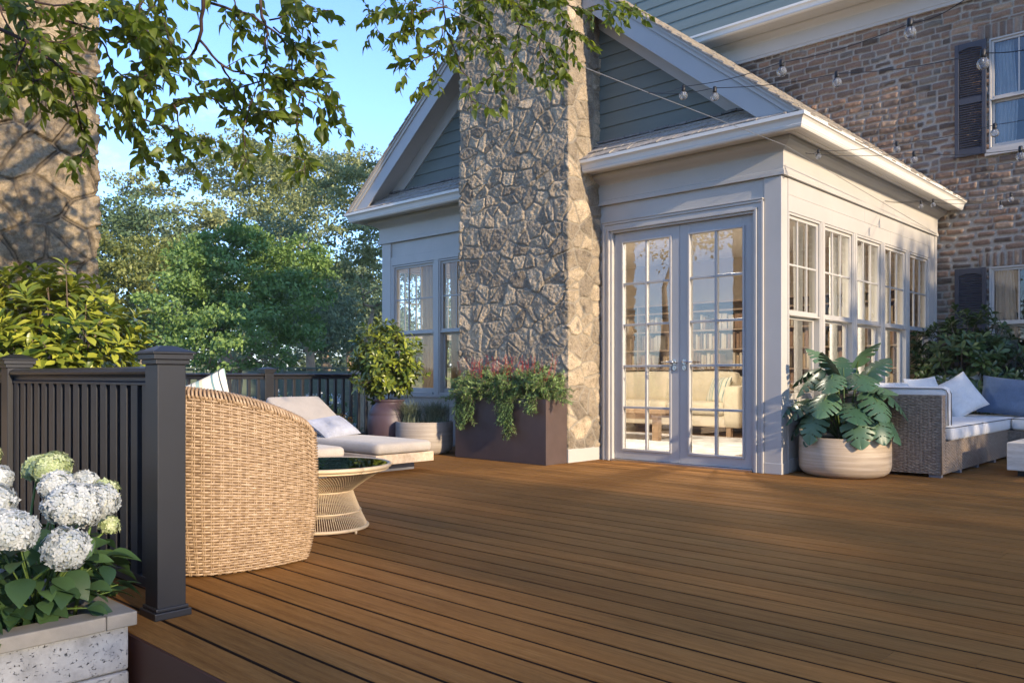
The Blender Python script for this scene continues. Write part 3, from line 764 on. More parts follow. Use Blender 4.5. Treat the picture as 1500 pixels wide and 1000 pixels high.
for i in range(14):
    z0 = 3.43+.152*i; z1 = z0+.152; h0 = (5.50-z0)/S8; h1 = max(0, (5.50-z1)/S8)
    if h0 <= .02: break
    z1_ = z1+.01
    b.add([(XC-h0, 7.180, z0), (XC+h0, 7.180, z0), (XC+h1, 7.194, z1_), (XC-h1, 7.194, z1_), (XC-h0, 7.22, z0), (XC+h0, 7.22, z0), (XC+h1, 7.22, z1_), (XC-h1, 7.22, z1_)],
          [(0, 1, 2, 3), (4, 7, 6, 5), (0, 4, 5, 1), (1, 5, 6, 2), (3, 2, 6, 7), (0, 3, 7, 4)])
b.build('gable_siding', M['siding'], sun_room)
# --- stone chimney on the gable
CXL, CXR, CYF = -7.06, -5.43, 6.66
ch = MB(); ch.box(CXL+.01, CXR-.01, CYF+.01, 7.6, 0, 7.2); cho = ch.build('chimney', mat_plain('chimney_core', (.27, .24, .19), .95), sun_room)
stone_shell('stonework', [(CXL, 7.55), (CXL, CYF), (CXR, CYF), (CXR, 7.55)], .14, 6.4, .0072, .205, 11, M['stone'], cho, .85, .85, .5, .4)
b = MB(); b.sweep([(-.02, 0), (.012, 0), (.012, .135), (.006, .142), (-.02, .142)], [(CXL, 7.19), (CXL, CYF), (CXR, CYF), (CXR, 7.19)]); b.build('plinth', M['trim'], cho, .002)

# ------------------------------------------------------------------ main house
house = empty('brick_house', (-3.5, 11.8, 0), 'two storey house of old brown brick with dark shutters behind the sunroom', 'house')
WB = Wall((0, 11.8), (1, 0), (0, -1))
holes = [(-2.735, -1.80, 3.70, 5.19), (-2.735, -1.80, .82, 2.29)]
def brick_wall():
    xs = np.arange(-6.7, .9, .0135); zs = np.arange(-.6, 5.80, .0135)
    U, Z = np.meshgrid(xs, zs); h, mo, ce = brick_field(U, Z, 8, holes)
    k = len(xs); j, i = np.meshgrid(np.arange(len(zs)-1), np.arange(k-1), indexing='ij')
    cx = (U[:-1, :-1]+.007); cz = Z[:-1, :-1]+.007; keep = np.ones(cx.shape, bool)
    for a, c, e, f in holes: keep &= ~((cx > a) & (cx < c) & (cz > e) & (cz < f))
    keep &= ~((cx < X1-.05) & (cz < 3.0))
    a = (j*k+i)[keep]; F = np.stack([a, a+1, a+k+1, a+k], 1)
    np_mesh('brick_wall', np.stack([U.ravel(), 11.826-h.ravel(), Z.ravel()], 1), F, M['brick'], house, True, {'mortar': mo.ravel(), 'cell': ce.ravel()})
brick_wall()
mcore = mat_plain('brick_reveal', (.17, .12, .095), .95, .3, 8, .8, 40)
b = MB()
b.box(-9.3, -6.69, 11.79, 11.9, -.6, 6.3); b.box(-6.7, -2.74, 11.842, 11.95, -.6, 6.3); b.box(-1.795, 3.2, 11.842, 11.95, -.6, 6.3)
for a, c in ((-.6, .815), (2.295, 3.695), (5.195, 6.3)): b.box(-2.74, -1.795, 11.842, 11.95, a, c)
b.box(.88, 3.2, 11.78, 11.842, -.6, 5.8)
b.box(-9.3, -9.2, 11.9, 13.9, -.6, 9.4); b.box(3.1, 3.2, 11.95, 13.9, -.6, 9.4); b.box(-9.3, 3.2, 13.9, 14.0, -.6, 9.4)
b.build('wall_core', mcore, house)
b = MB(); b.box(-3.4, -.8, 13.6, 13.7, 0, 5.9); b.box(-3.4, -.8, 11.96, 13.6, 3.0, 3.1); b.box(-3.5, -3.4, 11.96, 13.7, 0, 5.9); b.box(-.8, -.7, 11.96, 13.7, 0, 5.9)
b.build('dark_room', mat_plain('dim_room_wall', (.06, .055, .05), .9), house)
# eave of the main house
PH = [(-9.3, 11.8), (3.2, 11.8)]
b = MB(); b.sweep([(-.02, 5.745), (.034, 5.745), (.034, 5.765), (.028, 5.768), (.028, 5.79), (.036, 5.793), (.036, 5.98), (.05, 6.0), (.09, 6.03), (.12, 6.06), (.12, 6.082), (-.02, 6.082)], PH); b.build('frieze', M['trim'], house)
b = MB()
for k in range(7): b.sweep([(.09+.055*k, 6.083), (.09+.055*k+.05, 6.083), (.09+.055*k+.05, 6.10), (.09+.055*k, 6.10)], PH)
b.sweep([(0, 6.09), (.46, 6.09), (.46, 6.11), (0, 6.11)], PH); b.build('soffit', M['soffit'], house)
b = MB(); b.sweep([(.40, 6.07), (.445, 6.07), (.458, 6.082), (.464, 6.105), (.476, 6.14), (.49, 6.155), (.505, 6.162), (.507, 6.195), (.495, 6.198), (.40, 6.198)], PH); b.build('gutter', M['gutter'], house)
b = MB()
for i in range(22):
    z0 = 6.22+.178*i
    b.add([(-9.3, 11.762, z0), (3.2, 11.762, z0), (3.2, 11.778, z0+.186), (-9.3, 11.778, z0+.186), (-9.3, 11.79, z0), (3.2, 11.79, z0), (3.2, 11.79, z0+.186), (-9.3, 11.79, z0+.186)],
          [(0, 1, 2, 3), (0, 4, 5, 1), (3, 2, 6, 7), (0, 3, 7, 4), (1, 5, 6, 2)])
b.build('upper_siding', M['siding2'], house)
b = MB(); b.box(-9.3, 3.2, 11.81, 13.9, 6.25, 10.2); b.build('upper_wall_core', M['siding2'], house)
b = MB(); b.prism([(-9.6, 11.3, 10.15), (-9.6, 14.6, 10.15), (-9.6, 13, 11.0)], (13.1, 0, 0)); b.build('roof', M['shake'], house)
b = MB(); b.prism([(-9.3, 11.36, 6.185), (-9.3, 11.78, 6.23), (-9.3, 11.78, 6.215), (-9.3, 11.36, 6.17)], (12.5, 0, 0)); b.build('pent_flashing', M['gutter'], house)
for k, (a, c, e, f) in enumerate(holes):
    zm = 4.42 if k == 0 else 1.57
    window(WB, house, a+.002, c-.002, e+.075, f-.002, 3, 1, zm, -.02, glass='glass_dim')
    b = MB(); WB.box(b, a-.035, c+.035, -.06, .045, e-.005, e+.073); b.build('window_sill', M['trim'], house, .004)
    s = MB(); rs_ = np.random.RandomState(5+k)       # curtain: pleated sheet
    for u0, u1 in ((a+.05, a+.30), (c-.22, c-.05)):
        n = 40; V = []; 
        for zi, z in enumerate(np.linspace(e+.1, f-.03, 9)):
            pull = 1-.25*abs(zi-3)/6*(u0 < -2.4)
            for q in range(n):
                t = q/(n-1); u = u0+(u1-u0)*t*pull
                V.append((u, 11.93+.022*math.sin(t*34+.3*math.sin(z*3))+.006*math.sin(z*5+q), z))
        s.add(V, [(r*n+q, r*n+q+1, (r+1)*n+q+1, (r+1)*n+q) for r in range(8) for q in range(n-1)], True)
    s.build('curtain', M['curtain_w'], house)
def shutter(a, c, z0, z1):
    f = MB(); n0, n1 = .022, .060; s = .048; zm = (z0+z1)/2-.02
    WB.box(f, a, a+s, n0, n1, z0, z1); WB.box(f, c-s, c, n0, n1, z0, z1); WB.box(f, a+s, c-s, n0, n1-.002, z0, z0+.09); WB.box(f, a+s, c-s, n0, n1-.002, zm-.04, zm+.04)
    # top rail with a shallow arch
    n = 10; P = [WB.p(a+s, n0, z1), WB.p(c-s, n0, z1)]
    for q in range(n+1):
        t = q/n; P.append(WB.p(c-s-(c-a-2*s)*t, n0, z1-.095+.028*math.sin(math.pi*t)))
    f.prism(P, (0, -.036, 0))
    f.box(a+.002, a+.01, 11.8-.05, 11.8-.042, z0+.1, z1-.1)
    o = f.build('shutter', M['shutter'], house, .003)
    l = MB()
    for (p, q) in ((z0+.09, zm-.04), (zm+.04, z1-.07)):
        k = int((q-p)/.030)
        for i in range(k):
            z = p+(i+.5)*(q-p)/k
            l.prism([WB.p(a+s, .028, z+.012), WB.p(a+s, .032, z+.016), WB.p(a+s, .054, z-.010), WB.p(a+s, .050, z-.014)], (c-a-2*s, 0, 0))
    l.build('louvres', M['shutter'], o)
for k, (a, c, e, f) in enumerate(holes):
    shutter(-3.115, -2.752, e+.03, f-.005); shutter(-1.785, -1.42, e+.03, f-.005)
#PART3
# ------------------------------------------------------------------ railings
def post_cap(mb, x, y, w, z):
    "stepped pyramid cap; z is the top of the sleeve"
    for (o, a, c) in ((.010, z-.040, z-.022), (.020, z-.022, z-.002), (.028, z-.002, z+.006)): mb.box(x-w-o, x+w+o, y-w-o, y+w+o, a, c)
    r = w+.028; t = w*.45
    vs = [(x-r, y-r, z+.006), (x+r, y-r, z+.006), (x+r, y+r, z+.006), (x-r, y+r, z+.006), (x-t, y-t, z+.030), (x+t, y-t, z+.030), (x+t, y+t, z+.030), (x-t, y+t, z+.030)]
    mb.add(vs, [(0, 1, 5, 4), (1, 2, 6, 5), (2, 3, 7, 6), (3, 0, 4, 7), (4, 5, 6, 7), (3, 2, 1, 0)])
def rail_post(root, x, y, w=.054, h=.985):
    m = MB(); m.box(x-w, x+w, y-w, y+w, 0, h-.04)
    p = m.build('post', M['rail'], root, .003)
    c = MB(); post_cap(c, x, y, w, h); c.build('post_cap', M['rail'], p, .002)
    k = MB(); k.box(x-w-.016, x+w+.016, y-w-.016, y+w+.016, .0, .028); k.box(x-w-.008, x+w+.008, y-w-.008, y+w+.008, .028, .042); k.build('base_trim', M['rail'], p, .004)
def railing(label, along, a0, a1, other, posts, bal_w=.0185, pitch=.105, group=None, w=.054):
    P = lambda a, o, z: (a, other+o, z) if along == 'x' else (other+o, a, z)
    root = empty('deck_railing', P((a0+a1)/2, 0, 0), label, 'railing', group)
    for p in posts: q = P(p, 0, 0); rail_post(root, q[0], q[1], w)
    edges = sorted([a0]+[p-w for p in posts]+[p+w for p in posts]+[a1])
    spans = []
    cur = a0
    for p in sorted(posts):
        if p-w-.001-cur > .05: spans.append((cur, p-w-.001))
        cur = p+w+.001
    if a1-cur > .05: spans.append((cur, a1))
    top = MB(); low = MB()
    prof = [(-.034, .865), (.034, .865), (.034, .875), (.024, .882), (.024, .895), (.030, .902), (.045, .908), (.050, .918), (.045, .930), (.020, .938), (-.020, .938), (-.045, .930), (-.050, .918), (-.045, .908), (-.030, .902), (-.024, .895), (-.024, .882), (-.034, .875)]
    prof2 = [(-.026, .085), (.026, .085), (.026, .125), (.012, .135), (-.012, .135), (-.026, .125)]
    for u, v in spans:
        for mb, pr in ((top, prof), (low, prof2)):
            n = len(pr); vs = [P(u, o, z) for o, z in pr]+[P(v, o, z) for o, z in pr]
            mb.add(vs, [(i, (i+1) % n, (i+1) % n+n, i+n) for i in range(n)]+[tuple(range(n))[::-1], tuple(range(n, 2*n))])
    top.build('top_rail', M['rail'], root, .0015); low.build('bottom_rail', M['rail'], root, .0015)
    proto = None
    for u, v in spans:
        k = max(1, int((v-u)/pitch)); 
        for i in range(k):
            a = u+(i+.5)*(v-u)/k
            if proto is None:
                m = MB(); m.box(-bal_w, bal_w, -bal_w, bal_w, .130, .870); proto = m.build('baluster', M['rail'], root, .002)
                o = proto
            else: o = proto.copy(); col.objects.link(o); o.parent = root
            q = P(a, 0, 0); o.location = (q[0]-root.location.x, q[1]-root.location.y, -root.location.z)
    return root
railing('dark railing along the near deck edge behind the white hydrangeas', 'x', -5.75, -3.05, 1.38, [-3.085, -4.86], pitch=.104, bal_w=.031)
railing('dark railing at the far deck edge behind the loungers', 'y', 1.5, 7.1, -9.22, [5.40, 3.0], pitch=.125, w=.06)

# ------------------------------------------------------------------ garden wall planter and hydrangeas
pl = empty('stone_planter', (-3.7, .7, GZ), 'low pitted stone planter with grey cap slabs beside the near railing post', 'planter')
x0, x1, y0, y1, zt = -4.9, -2.865, -.2, 1.185, .098
b = MB(); b.box(x0, x1, y1-.10, y1, zt-.048, zt); b.box(x1-.105, x1, y0, y1-.102, zt-.048, zt); b.box(x0, x0+.10, y0, y1-.102, zt-.048, zt); b.box(x0+.102, x1-.107, y0, y0+.1, zt-.048, zt)
b.build('cap', M['limestone'], pl, .005)
b = MB(); rs_ = random.Random(3)
zz = zt-.0485; xx = x1-.022; 
for hgt in (.155, .145, .16, .17, .15):
    y = y1-.02; first = True
    while y > y0+.02:
        ln = rs_.uniform(.35, .62); b.box(xx-.13+rs_.uniform(-.003, .003), xx+rs_.uniform(-.004, .004), max(y-ln, y0)+.004, y, zz-hgt+.004, zz)
        y -= ln
    x = xx-.135
    while x > x0+.05:
        ln = rs_.uniform(.35, .62); b.box(max(x-ln, x0)+.004, x, y1-.15, y1-.022+rs_.uniform(-.004, .004), zz-hgt+.004, zz); x -= ln
    zz -= hgt
b.build('stone_block', M['travertine'], pl, .008, seg=2)
b = MB(); b.box(x0+.08, x1-.12, y0+.08, y1-.12, GZ, zt-.10); b.build('soil', M['soil'], pl)

def blade_leaf(V, F, Rn, base, d, n, size, tmplt, r):
    TV, TF = tmplt
    X, Y, Z = rot_frames(np.array([d], float), np.array([n], float))
    v = np.array(base)[None]+size*(TV[:, 0:1]*X+TV[:, 1:2]*Y+TV[:, 2:3]*Z)
    o = len(V); V += v.tolist(); F += (TF+o).tolist(); Rn += [r]*len(v)
FLORET_V = []; FLORET_F = []
for k in range(4):
    a = math.pi/2*k; c, s = math.cos(a), math.sin(a)
    for (x, y, z) in ((0, 0, 0), (.42, .30, .10), (.95, 0, .05), (.42, -.30, .10), ): FLORET_V.append((x*c-y*s, x*s+y*c, z))
    FLORET_F.append((4*k, 4*k+1, 4*k+2, 4*k+3))
FLORET = (np.array(FLORET_V), np.array(FLORET_F))
HL = leaf_template(6, .36, .1, .22, .35, .38)
def flower_head(parent, c, r, mat, seed, squash=.82, tilt=(0, 0, 1), n=None):
    rs = np.random.RandomState(seed); n = n or int(520*(r/.09)**2)
    i = np.arange(n)+.5; ph = np.arccos(1-1.75*i/n); th = math.pi*(1+5**.5)*i
    d = np.stack([np.cos(th)*np.sin(ph), np.sin(th)*np.sin(ph), np.cos(ph)], 1); d += rs.normal(size=d.shape)*.05; d /= np.linalg.norm(d, axis=1, keepdims=True)
    lump = 1+.17*(fbm(d[:, 0]*2+5, d[:, 1]*2+d[:, 2]*2, 1.6, seed)-.5)*2+rs.normal(size=n)*.045
    t = Vector(tilt).to_track_quat('Z', 'Y').to_matrix(); T = np.array(t)
    P = d*r*lump[:, None]*np.array([1, 1, squash]); P = P@T.T+np.array(c); N = (d@T.T)+rs.normal(size=(n, 3))*.26
    N /= np.linalg.norm(N, axis=1, keepdims=True)
    # floret template lies in its x-y plane with z as the normal
    D = np.cross(N, rdir(rs, n)); D /= np.linalg.norm(D, axis=1, keepdims=True)
    return scatter('flower_head', FLORET, P, D, N, rs.uniform(.0115, .0205, n), M[mat], parent, rs=rs)
def hydrangea(base, heads, nl, seed, label, spread, group='hydrangeas in the stone planter'):
    rs = np.random.RandomState(seed)
    root = empty('hydrangea', base, label, 'shrub', group)
    B = Vector(base); st = MB(); k = 0
    for k, (hx, hy, hd, r, mat) in enumerate(heads):
        c = px(hx, hy, hd); cm = MB(); cm.lathe([(r*.84*math.sin(q), r*.84*.85*-math.cos(q)) for q in np.linspace(0.01, math.pi-.01, 9)], 14, tuple(c)); cm.build('flower_core', M['core'], root); up = (c-B).normalized()*.5+Vector((0, 0, .6))
        sb = B+Vector((rs.normal()*.06, rs.normal()*.06, 0)); mid = (sb+c)/2+Vector((0, 0, .04))
        st.tube([sb, mid, c-up.normalized()*r*.4], [.007, .005, .004], 6)
        flower_head(root, c, r, mat, seed*31+k, .85, (up.x*.6+rs.normal()*.2, up.y*.6+rs.normal()*.2, up.z))
    P = []; D = []; N = []; S = []
    for k in range(nl):
        a = rs.uniform(0, 2*math.pi); rr = spread*math.sqrt(rs.uniform(.02, 1)); z = rs.uniform(.02, 1)
        p = np.array([B.x+rr*math.cos(a)*.9, B.y+rr*math.sin(a)*.9, B.z+.02+z*.36*(1.3-rr/spread*.7)])
        d = np.array([math.cos(a)+rs.normal()*.35, math.sin(a)+rs.normal()*.35, rs.uniform(-.5, .35)]); P.append(p); D.append(d); N.append([rs.normal()*.3+.3*math.cos(a), rs.normal()*.3+.3*math.sin(a), 1]); S.append(rs.uniform(.065, .120))
        if k % 3 == 0: st.tube([B+Vector((rs.normal()*.05, rs.normal()*.05, 0)), Vector((p+[B.x, B.y, B.z])/2)+Vector((0, 0, .03)), Vector(p)], [.004, .003, .002], 5)
    st.build('stem', M['stem'], root)
    scatter('foliage', HL, P, D, N, S, M['lf_hyd'], root, rs=rs)
    return root
hydrangea((-3.16, .96, .03), [(212*.36+0, 686, 2.95, .062, 'green_petal'), (84, 712, 2.85, .055, 'white_petal'), (108, 742, 2.75, .085, 'white_petal'), (140, 735, 2.85, .070, 'white_petal'), (97, 803, 2.60, .066, 'white_petal'), (125, 706, 3.0, .045, 'white_petal'), (150, 720, 3.0, .050, 'green_petal'), (160, 768, 3.0, .035, 'green_petal'), (55, 685, 3.05, .050, 'green_petal')], 190, 3, 'white hydrangea with round flower heads at the planter corner nearest the post', .30)
hydrangea((-3.10, .55, .03), [(14, 778, 2.40, .072, 'white_petal'), (-12, 735, 2.5, .062, 'white_petal'), (-4, 700, 2.7, .045, 'white_petal'), (-70, 790, 2.3, .07, 'white_petal')], 130, 4, 'white hydrangea cut by the left photo edge, bent over the planter cap', .30)
hydrangea((-3.75, .85, .03), [(-60, 700, 3.2, .07, 'white_petal'), (-20, 665, 3.4, .05, 'green_petal')], 80, 5, 'hydrangea behind the others, mostly leaves', .34)
# spiky grass behind the hydrangeas at the far left
def tuft(name, base, n, h, spread, seed, mat, label=None, cat=None, group=None, parent=None, lean=1.0, width=.004):
    rs = np.random.RandomState(seed); V = []; F = []; A = []
    for k in range(n):
        a = rs.uniform(0, 2*math.pi); l = rs.uniform(.35, 1)*spread*lean; hh = h*rs.uniform(.55, 1.05); b0 = np.array(base)+[rs.normal()*spread*.18, rs.normal()*spread*.18, 0]
        d = np.array([math.cos(a), math.sin(a), 0]); s = np.array([-d[1], d[0], 0]); r = rs.rand(); o = len(V)
        for i in range(6):
            t = i/5; p = b0+d*l*t**1.8+np.array([0, 0, hh*(t-.40*(l/spread)*t**3)]); ww = width*(1-t)**.6
            V += [p-s*ww, p+s*ww]; A += [r, r]
        for i in range(5): F.append((o+2*i, o+2*i+1, o+2*i+3, o+2*i+2))
    o = np_mesh(name, V, F, M[mat], parent, True, {'rnd': A})
    if label: tag(o, label, cat, group)
    return o
tuft('grass_tuft', (-3.75, .62, .05), 260, .36, .2, 3, 'lf_grass', 'fine spiky grass tuft at the left photo edge behind the hydrangeas', 'grass plant')

# ------------------------------------------------------------------ rubble chimney at the left
fc = empty('outdoor_chimney', (-6.6, 1.3, 0), 'tall sunlit fieldstone chimney behind the near railing with leaf shadows', 'chimney')
fx0, fx1, fy0, fy1 = -6.56, -6.05, .2, 2.215
b = MB(); b.box(fx0+.01, fx1-.015, fy0+.01, fy1-.015, 0, 4.6); b.build('core', mat_plain('chimney_fill', (.30, .24, .17), .95), fc)
stone_shell('stonework', [(fx1-.5, fy0), (fx1, fy0), (fx1, fy1), (fx1-.5, fy1)], .75, 4.0, .0065, .29, 21, M['stone2'], fc, .8, 1.1, .7, 1.25)
b = MB(); b.box(fx1-.30, fx1+.02, fy1, fy1+.13, 1.13, 1.20); b.box(fx1-.30, fx1-.0, fy1, fy1+.085, 1.05, 1.128); b.box(fx1-.30, fx1-.01, fy1, fy1+.045, 0, 1.048)
b.build('mantel_shoulder', M['limestone'], fc, .012)

# ------------------------------------------------------------------ laurel plants
def laurel(root, center, rad, n_ros, seed, mat, leaf=(.07, .11), stems_from=None, per=9, squash=(1, 1, 1), tmpl=LAUREL, fill=.35, up=.5, stemr=.010):
    rs = np.random.RandomState(seed); C = np.array(center, float); P = []; D = []; N = []; S = []; st = MB(); sq = np.array(squash)
    base = Vector(stems_from) if stems_from else Vector(center)-Vector((0, 0, rad))
    for k in range(n_ros):
        v = rdir(rs, 1)[0]; rr = rad*(fill+(1-fill)*rs.rand()**.45)*(1+.22*(vnoise(np.array([v[0]*2+9]), np.array([v[1]*2+v[2]*3+9]), 1.3, seed)[0]-.5)*2)
        p = C+v*rr*sq
        ax = v*.75+np.array([0, 0, up]); ax /= np.linalg.norm(ax)
        if k % 4 == 0:
            q = Vector(p); mid = (base+q)/2+Vector((rs.normal()*.03, rs.normal()*.03, -.03)); c0 = Vector(C)*.6+base*.4
            st.tube([base, c0, (c0+q)/2+Vector((rs.normal()*.03,)*3), q], [stemr, stemr*.7, stemr*.45, stemr*.25], 5)
        m = rs.randint(per-2, per+3)
        e1 = np.cross(ax, [.3, .5, .8]); e1 /= np.linalg.norm(e1); e2 = np.cross(ax, e1); ph = rs.rand()*6
        for j in range(m):
            a = ph+j*2.4; el = .25+.85*(j/m); h = .35*rs.rand()
            d = (e1*math.cos(a)+e2*math.sin(a))*math.cos(el)+ax*math.sin(el)*.9
            P.append(p-ax*leaf[1]*.5*(1-j/m)); D.append(d+rs.normal(size=3)*.12); N.append(ax+rs.normal(size=3)*.15+d*-.2); S.append(rs.uniform(*leaf)*(1.0 if j < m-2 else .7))
    st.build('stem', M['bark'], root)
    rnd = rs.rand(len(P))
    return scatter('foliage', tmpl, P, D, N, S, M[mat], root, rnd)
r_ = empty('laurel_bush', (-5.30, 1.80, 0), 'yellow green laurel bush in front of the left stone chimney', 'bush')
laurel(r_, (-5.30, 1.70, 1.13), .50, 300, 5, 'lf_laurel', (.075, .125), (-5.35, 1.72, .1), 9, (1, 1, .92), up=1.0)
b = MB(); b.lathe([(.0, .0), (.17, .0), (.22, .32), (.235, .34), (.235, .36), (.21, .36), (.20, .32), (0, .32)], 32, (-5.35, 1.75, 0)); b.build('pot', M['jar'], r_)

# ------------------------------------------------------------------ weaving
def weave(fn, u0, u1, nrows, pitch, mat_s, mat_k, parent, name='woven_shell', step=None, half=.0052, amp=.0042, two=True, back=True, hfun=None):
    """fn(u, v) -> (point, normal) arrays; rows at constant v in 0..1, stakes every `pitch` along u"""
    ncol = int(round((u1-u0)/pitch)); pitch = (u1-u0)/ncol; seg = 4
    us = np.linspace(u0, u1, ncol*seg+1)
    V = []; F = []; off = 0
    for r in range(nrows):
        v = (r+.5)/nrows; ph = (r % 2)*math.pi
        wv = np.cos(np.pi*(us-u0)/pitch+ph)
        und = np.sign(wv)*np.abs(wv)**.6*amp
        vj = v+.0012*np.sin(us*9+r*2.1)
        P, N, T = fn(us, np.full_like(us, vj))          # T: up direction along v with its length per unit v
        hw = half
        ln = np.linalg.norm(T, axis=1, keepdims=True); Tn = T/ln
        hw_ = np.minimum(half, ln[:, 0]/nrows*.44)[:, None]
        o = und[:, None]
        rows = [P-Tn*hw_+N*(o-.0005), P-Tn*hw_*.55+N*(o+.0028), P+Tn*hw_*.55+N*(o+.0028), P+Tn*hw_+N*(o-.0005)]
        A = np.stack(rows, 1).reshape(-1, 3); V.append(A); m = len(us)
        a = np.arange(m-1)*4
        for q in range(3): F.append(np.stack([a+q, a+4+q, a+5+q, a+1+q], 1)+off)
        off += len(A)
    V = np.concatenate(V); F = np.concatenate(F)
    o1 = np_mesh(name, V, F, mat_s, parent, True)
    # upright stakes and a dark lining behind
    V = []; F = []; off = 0; vs = np.linspace(0, 1, 40)
    for c in range(ncol+1):
        u = min(max(u0+c*pitch, u0+.008), u1-.014)
        for du in (-.0045, .0045):
            P, N, T = fn(np.full_like(vs, u+du), vs); P2, _, _ = fn(np.full_like(vs, u+du+.005), vs)
            S = P2-P; S /= np.linalg.norm(S, axis=1, keepdims=True)
            A = np.stack([P-S*.0032-N*.0006, P+N*.0022, P+S*.0032-N*.0006], 1).reshape(-1, 3); a = np.arange(len(vs)-1)*3
            for q in range(2): F.append(np.stack([a+q, a+1+q, a+4+q, a+3+q], 1)+off)
            V.append(A); off += len(A)
    np_mesh('stakes', np.concatenate(V), np.concatenate(F), mat_s, o1, True)
    if back:
        us2 = np.linspace(u0, u1, ncol*2+1); U, W_ = np.meshgrid(us2, np.linspace(0, 1, 12)); P, N, T = fn(U.ravel(), W_.ravel()); P = P-N*.007
        k = len(us2); j, i = np.meshgrid(np.arange(11), np.arange(k-1), indexing='ij'); a = (j*k+i).ravel()
        np_mesh('backing', P, np.stack([a, a+1, a+k+1, a+k], 1), mat_k, o1, True)
    return o1

def path_fn(pts):
    "arc-length parametrised smooth plan curve, outside on the right of the walk"
    P = np.array(pts, float)
    # Catmull-Rom refine
    Q = []
    for i in range(len(P)-1):
        p0 = P[max(i-1, 0)]; p1 = P[i]; p2 = P[i+1]; p3 = P[min(i+2, len(P)-1)]
        for t in np.linspace(0, 1, 24, endpoint=False):
            Q.append(.5*((2*p1)+(-p0+p2)*t+(2*p0-5*p1+4*p2-p3)*t*t+(-p0+3*p1-3*p2+p3)*t**3))
    Q.append(P[-1]); Q = np.array(Q); s = np.concatenate([[0], np.cumsum(np.linalg.norm(np.diff(Q, axis=0), axis=1))])
    def f(u):
        x = np.interp(u, s, Q[:, 0]); y = np.interp(u, s, Q[:, 1]); e = .01
        dx = np.interp(u+e, s, Q[:, 0])-np.interp(u-e, s, Q[:, 0]); dy = np.interp(u+e, s, Q[:, 1])-np.interp(u-e, s, Q[:, 1]); l = np.hypot(dx, dy)+1e-9
        return np.stack([x, y], 1), np.stack([dy/l, -dx/l], 1)
    return f, s[-1]

# --- tub chair
chair = empty('wicker_tub_chair', (-3.86, 2.0, 0), 'honey coloured woven tub chair beside the near railing post', 'chair')
cx, cy = -3.88, 2.02; a_ = .46
plan = [(cx-a_+.03, 2.27), (cx-a_, 2.12), (cx-a_, 1.95), (cx-a_+.05, 1.74), (cx-.25, 1.60), (cx, 1.545), (cx+.23, 1.595), (cx+a_-.06, 1.72), (cx+a_, 1.90), (cx+a_+.005, 2.10), (cx+a_-.02, 2.25)]
cf, CL = path_fn(plan)
def ctop(y):      # rim height falls from the back to the arm fronts
    t = np.clip((y-1.55)/.72, 0, 1.02); return .828-.190*t**1.8-.03*sstep(.90, 1.0, t)
def chair_fn(inner):
    def f(u, v):
        q, n = cf(u); h = ctop(q[:, 1])
        b_ = .030*np.sin(np.pi*np.clip(v, 0, 1)**.8)-.035*(1-v)**2+.02*v
        o = b_ if not inner else b_-.085
        P = np.stack([q[:, 0]+n[:, 0]*o, q[:, 1]+n[:, 1]*o, .012+(h-.012)*v], 1)
        N = np.stack([n[:, 0], n[:, 1], np.zeros(len(u))], 1)*(-1 if inner else 1)
        q2 = v+.01; b2 = .030*np.sin(np.pi*np.clip(q2, 0, 1)**.8)-.035*(1-q2)**2+.02*q2
        T = np.stack([n[:, 0]*(b2-b_), n[:, 1]*(b2-b_), h*.01], 1)/.01
        return P, N, T
    return f
weave(chair_fn(False), 0, CL, 62, .036, M['rattan'], M['rattan_dark'], chair)
weave(chair_fn(True), 0, CL, 40, .050, M['rattan'], M['rattan_dark'], chair, 'inner_shell')
rim = MB(); us = np.linspace(0, CL, 90); P_, N_, T_ = chair_fn(False)(us, np.ones_like(us))
core_pts = [Vector(p)-Vector(n)*.042+Vector((0, 0, .0)) for p, n in zip(P_, N_)]
rim.tube(core_pts, .030, 8)
n_w = int(CL/.016); uw = np.linspace(0.01, CL-.01, n_w); P_, N_, T_ = chair_fn(False)(uw, np.ones_like(uw)); P2, N2, T2 = chair_fn(False)(uw+.018, np.ones_like(uw))
for p, n, p2 in zip(P_, N_, P2):
    p = Vector(p); n = Vector(n); d = (Vector(p2)-p); c = p-n*.042
    ring = []
    for q in range(8):
        a = -2.2+4.4*q/7; ring.append(c+d*(q/7-.5)*1.5+n*(math.sin(a)*.048)+Vector((0, 0, .033*math.cos(a)-.002)))
    rim.tube(ring, .0062, 5)
rim.build('braided_rim', M['rattan'], chair)
for (u_) in (0, CL):
    fr = MB()
    P0, N0, T0 = chair_fn(False)(np.array([u_]*14), np.linspace(0, 1, 14))
    pts = [Vector(p)-Vector(n)*.042 for p, n in zip(P0, N0)]; fr.tube(pts, .030, 8)
    for i in range(50):
        z = .02+.62*i/49; c = Vector(np.array([np.interp(z, P0[:, 2], P0[:, k]) for k in range(3)]))-Vector(N0[0])*.042
        fr.tube([c+Vector((math.sin(a)*.046, .036*math.cos(a), .012*(a/2.2))) for a in np.linspace(-1.9, 1.9, 7)], .0055, 5)
    fr.build('arm_front', M['rattan'], chair)

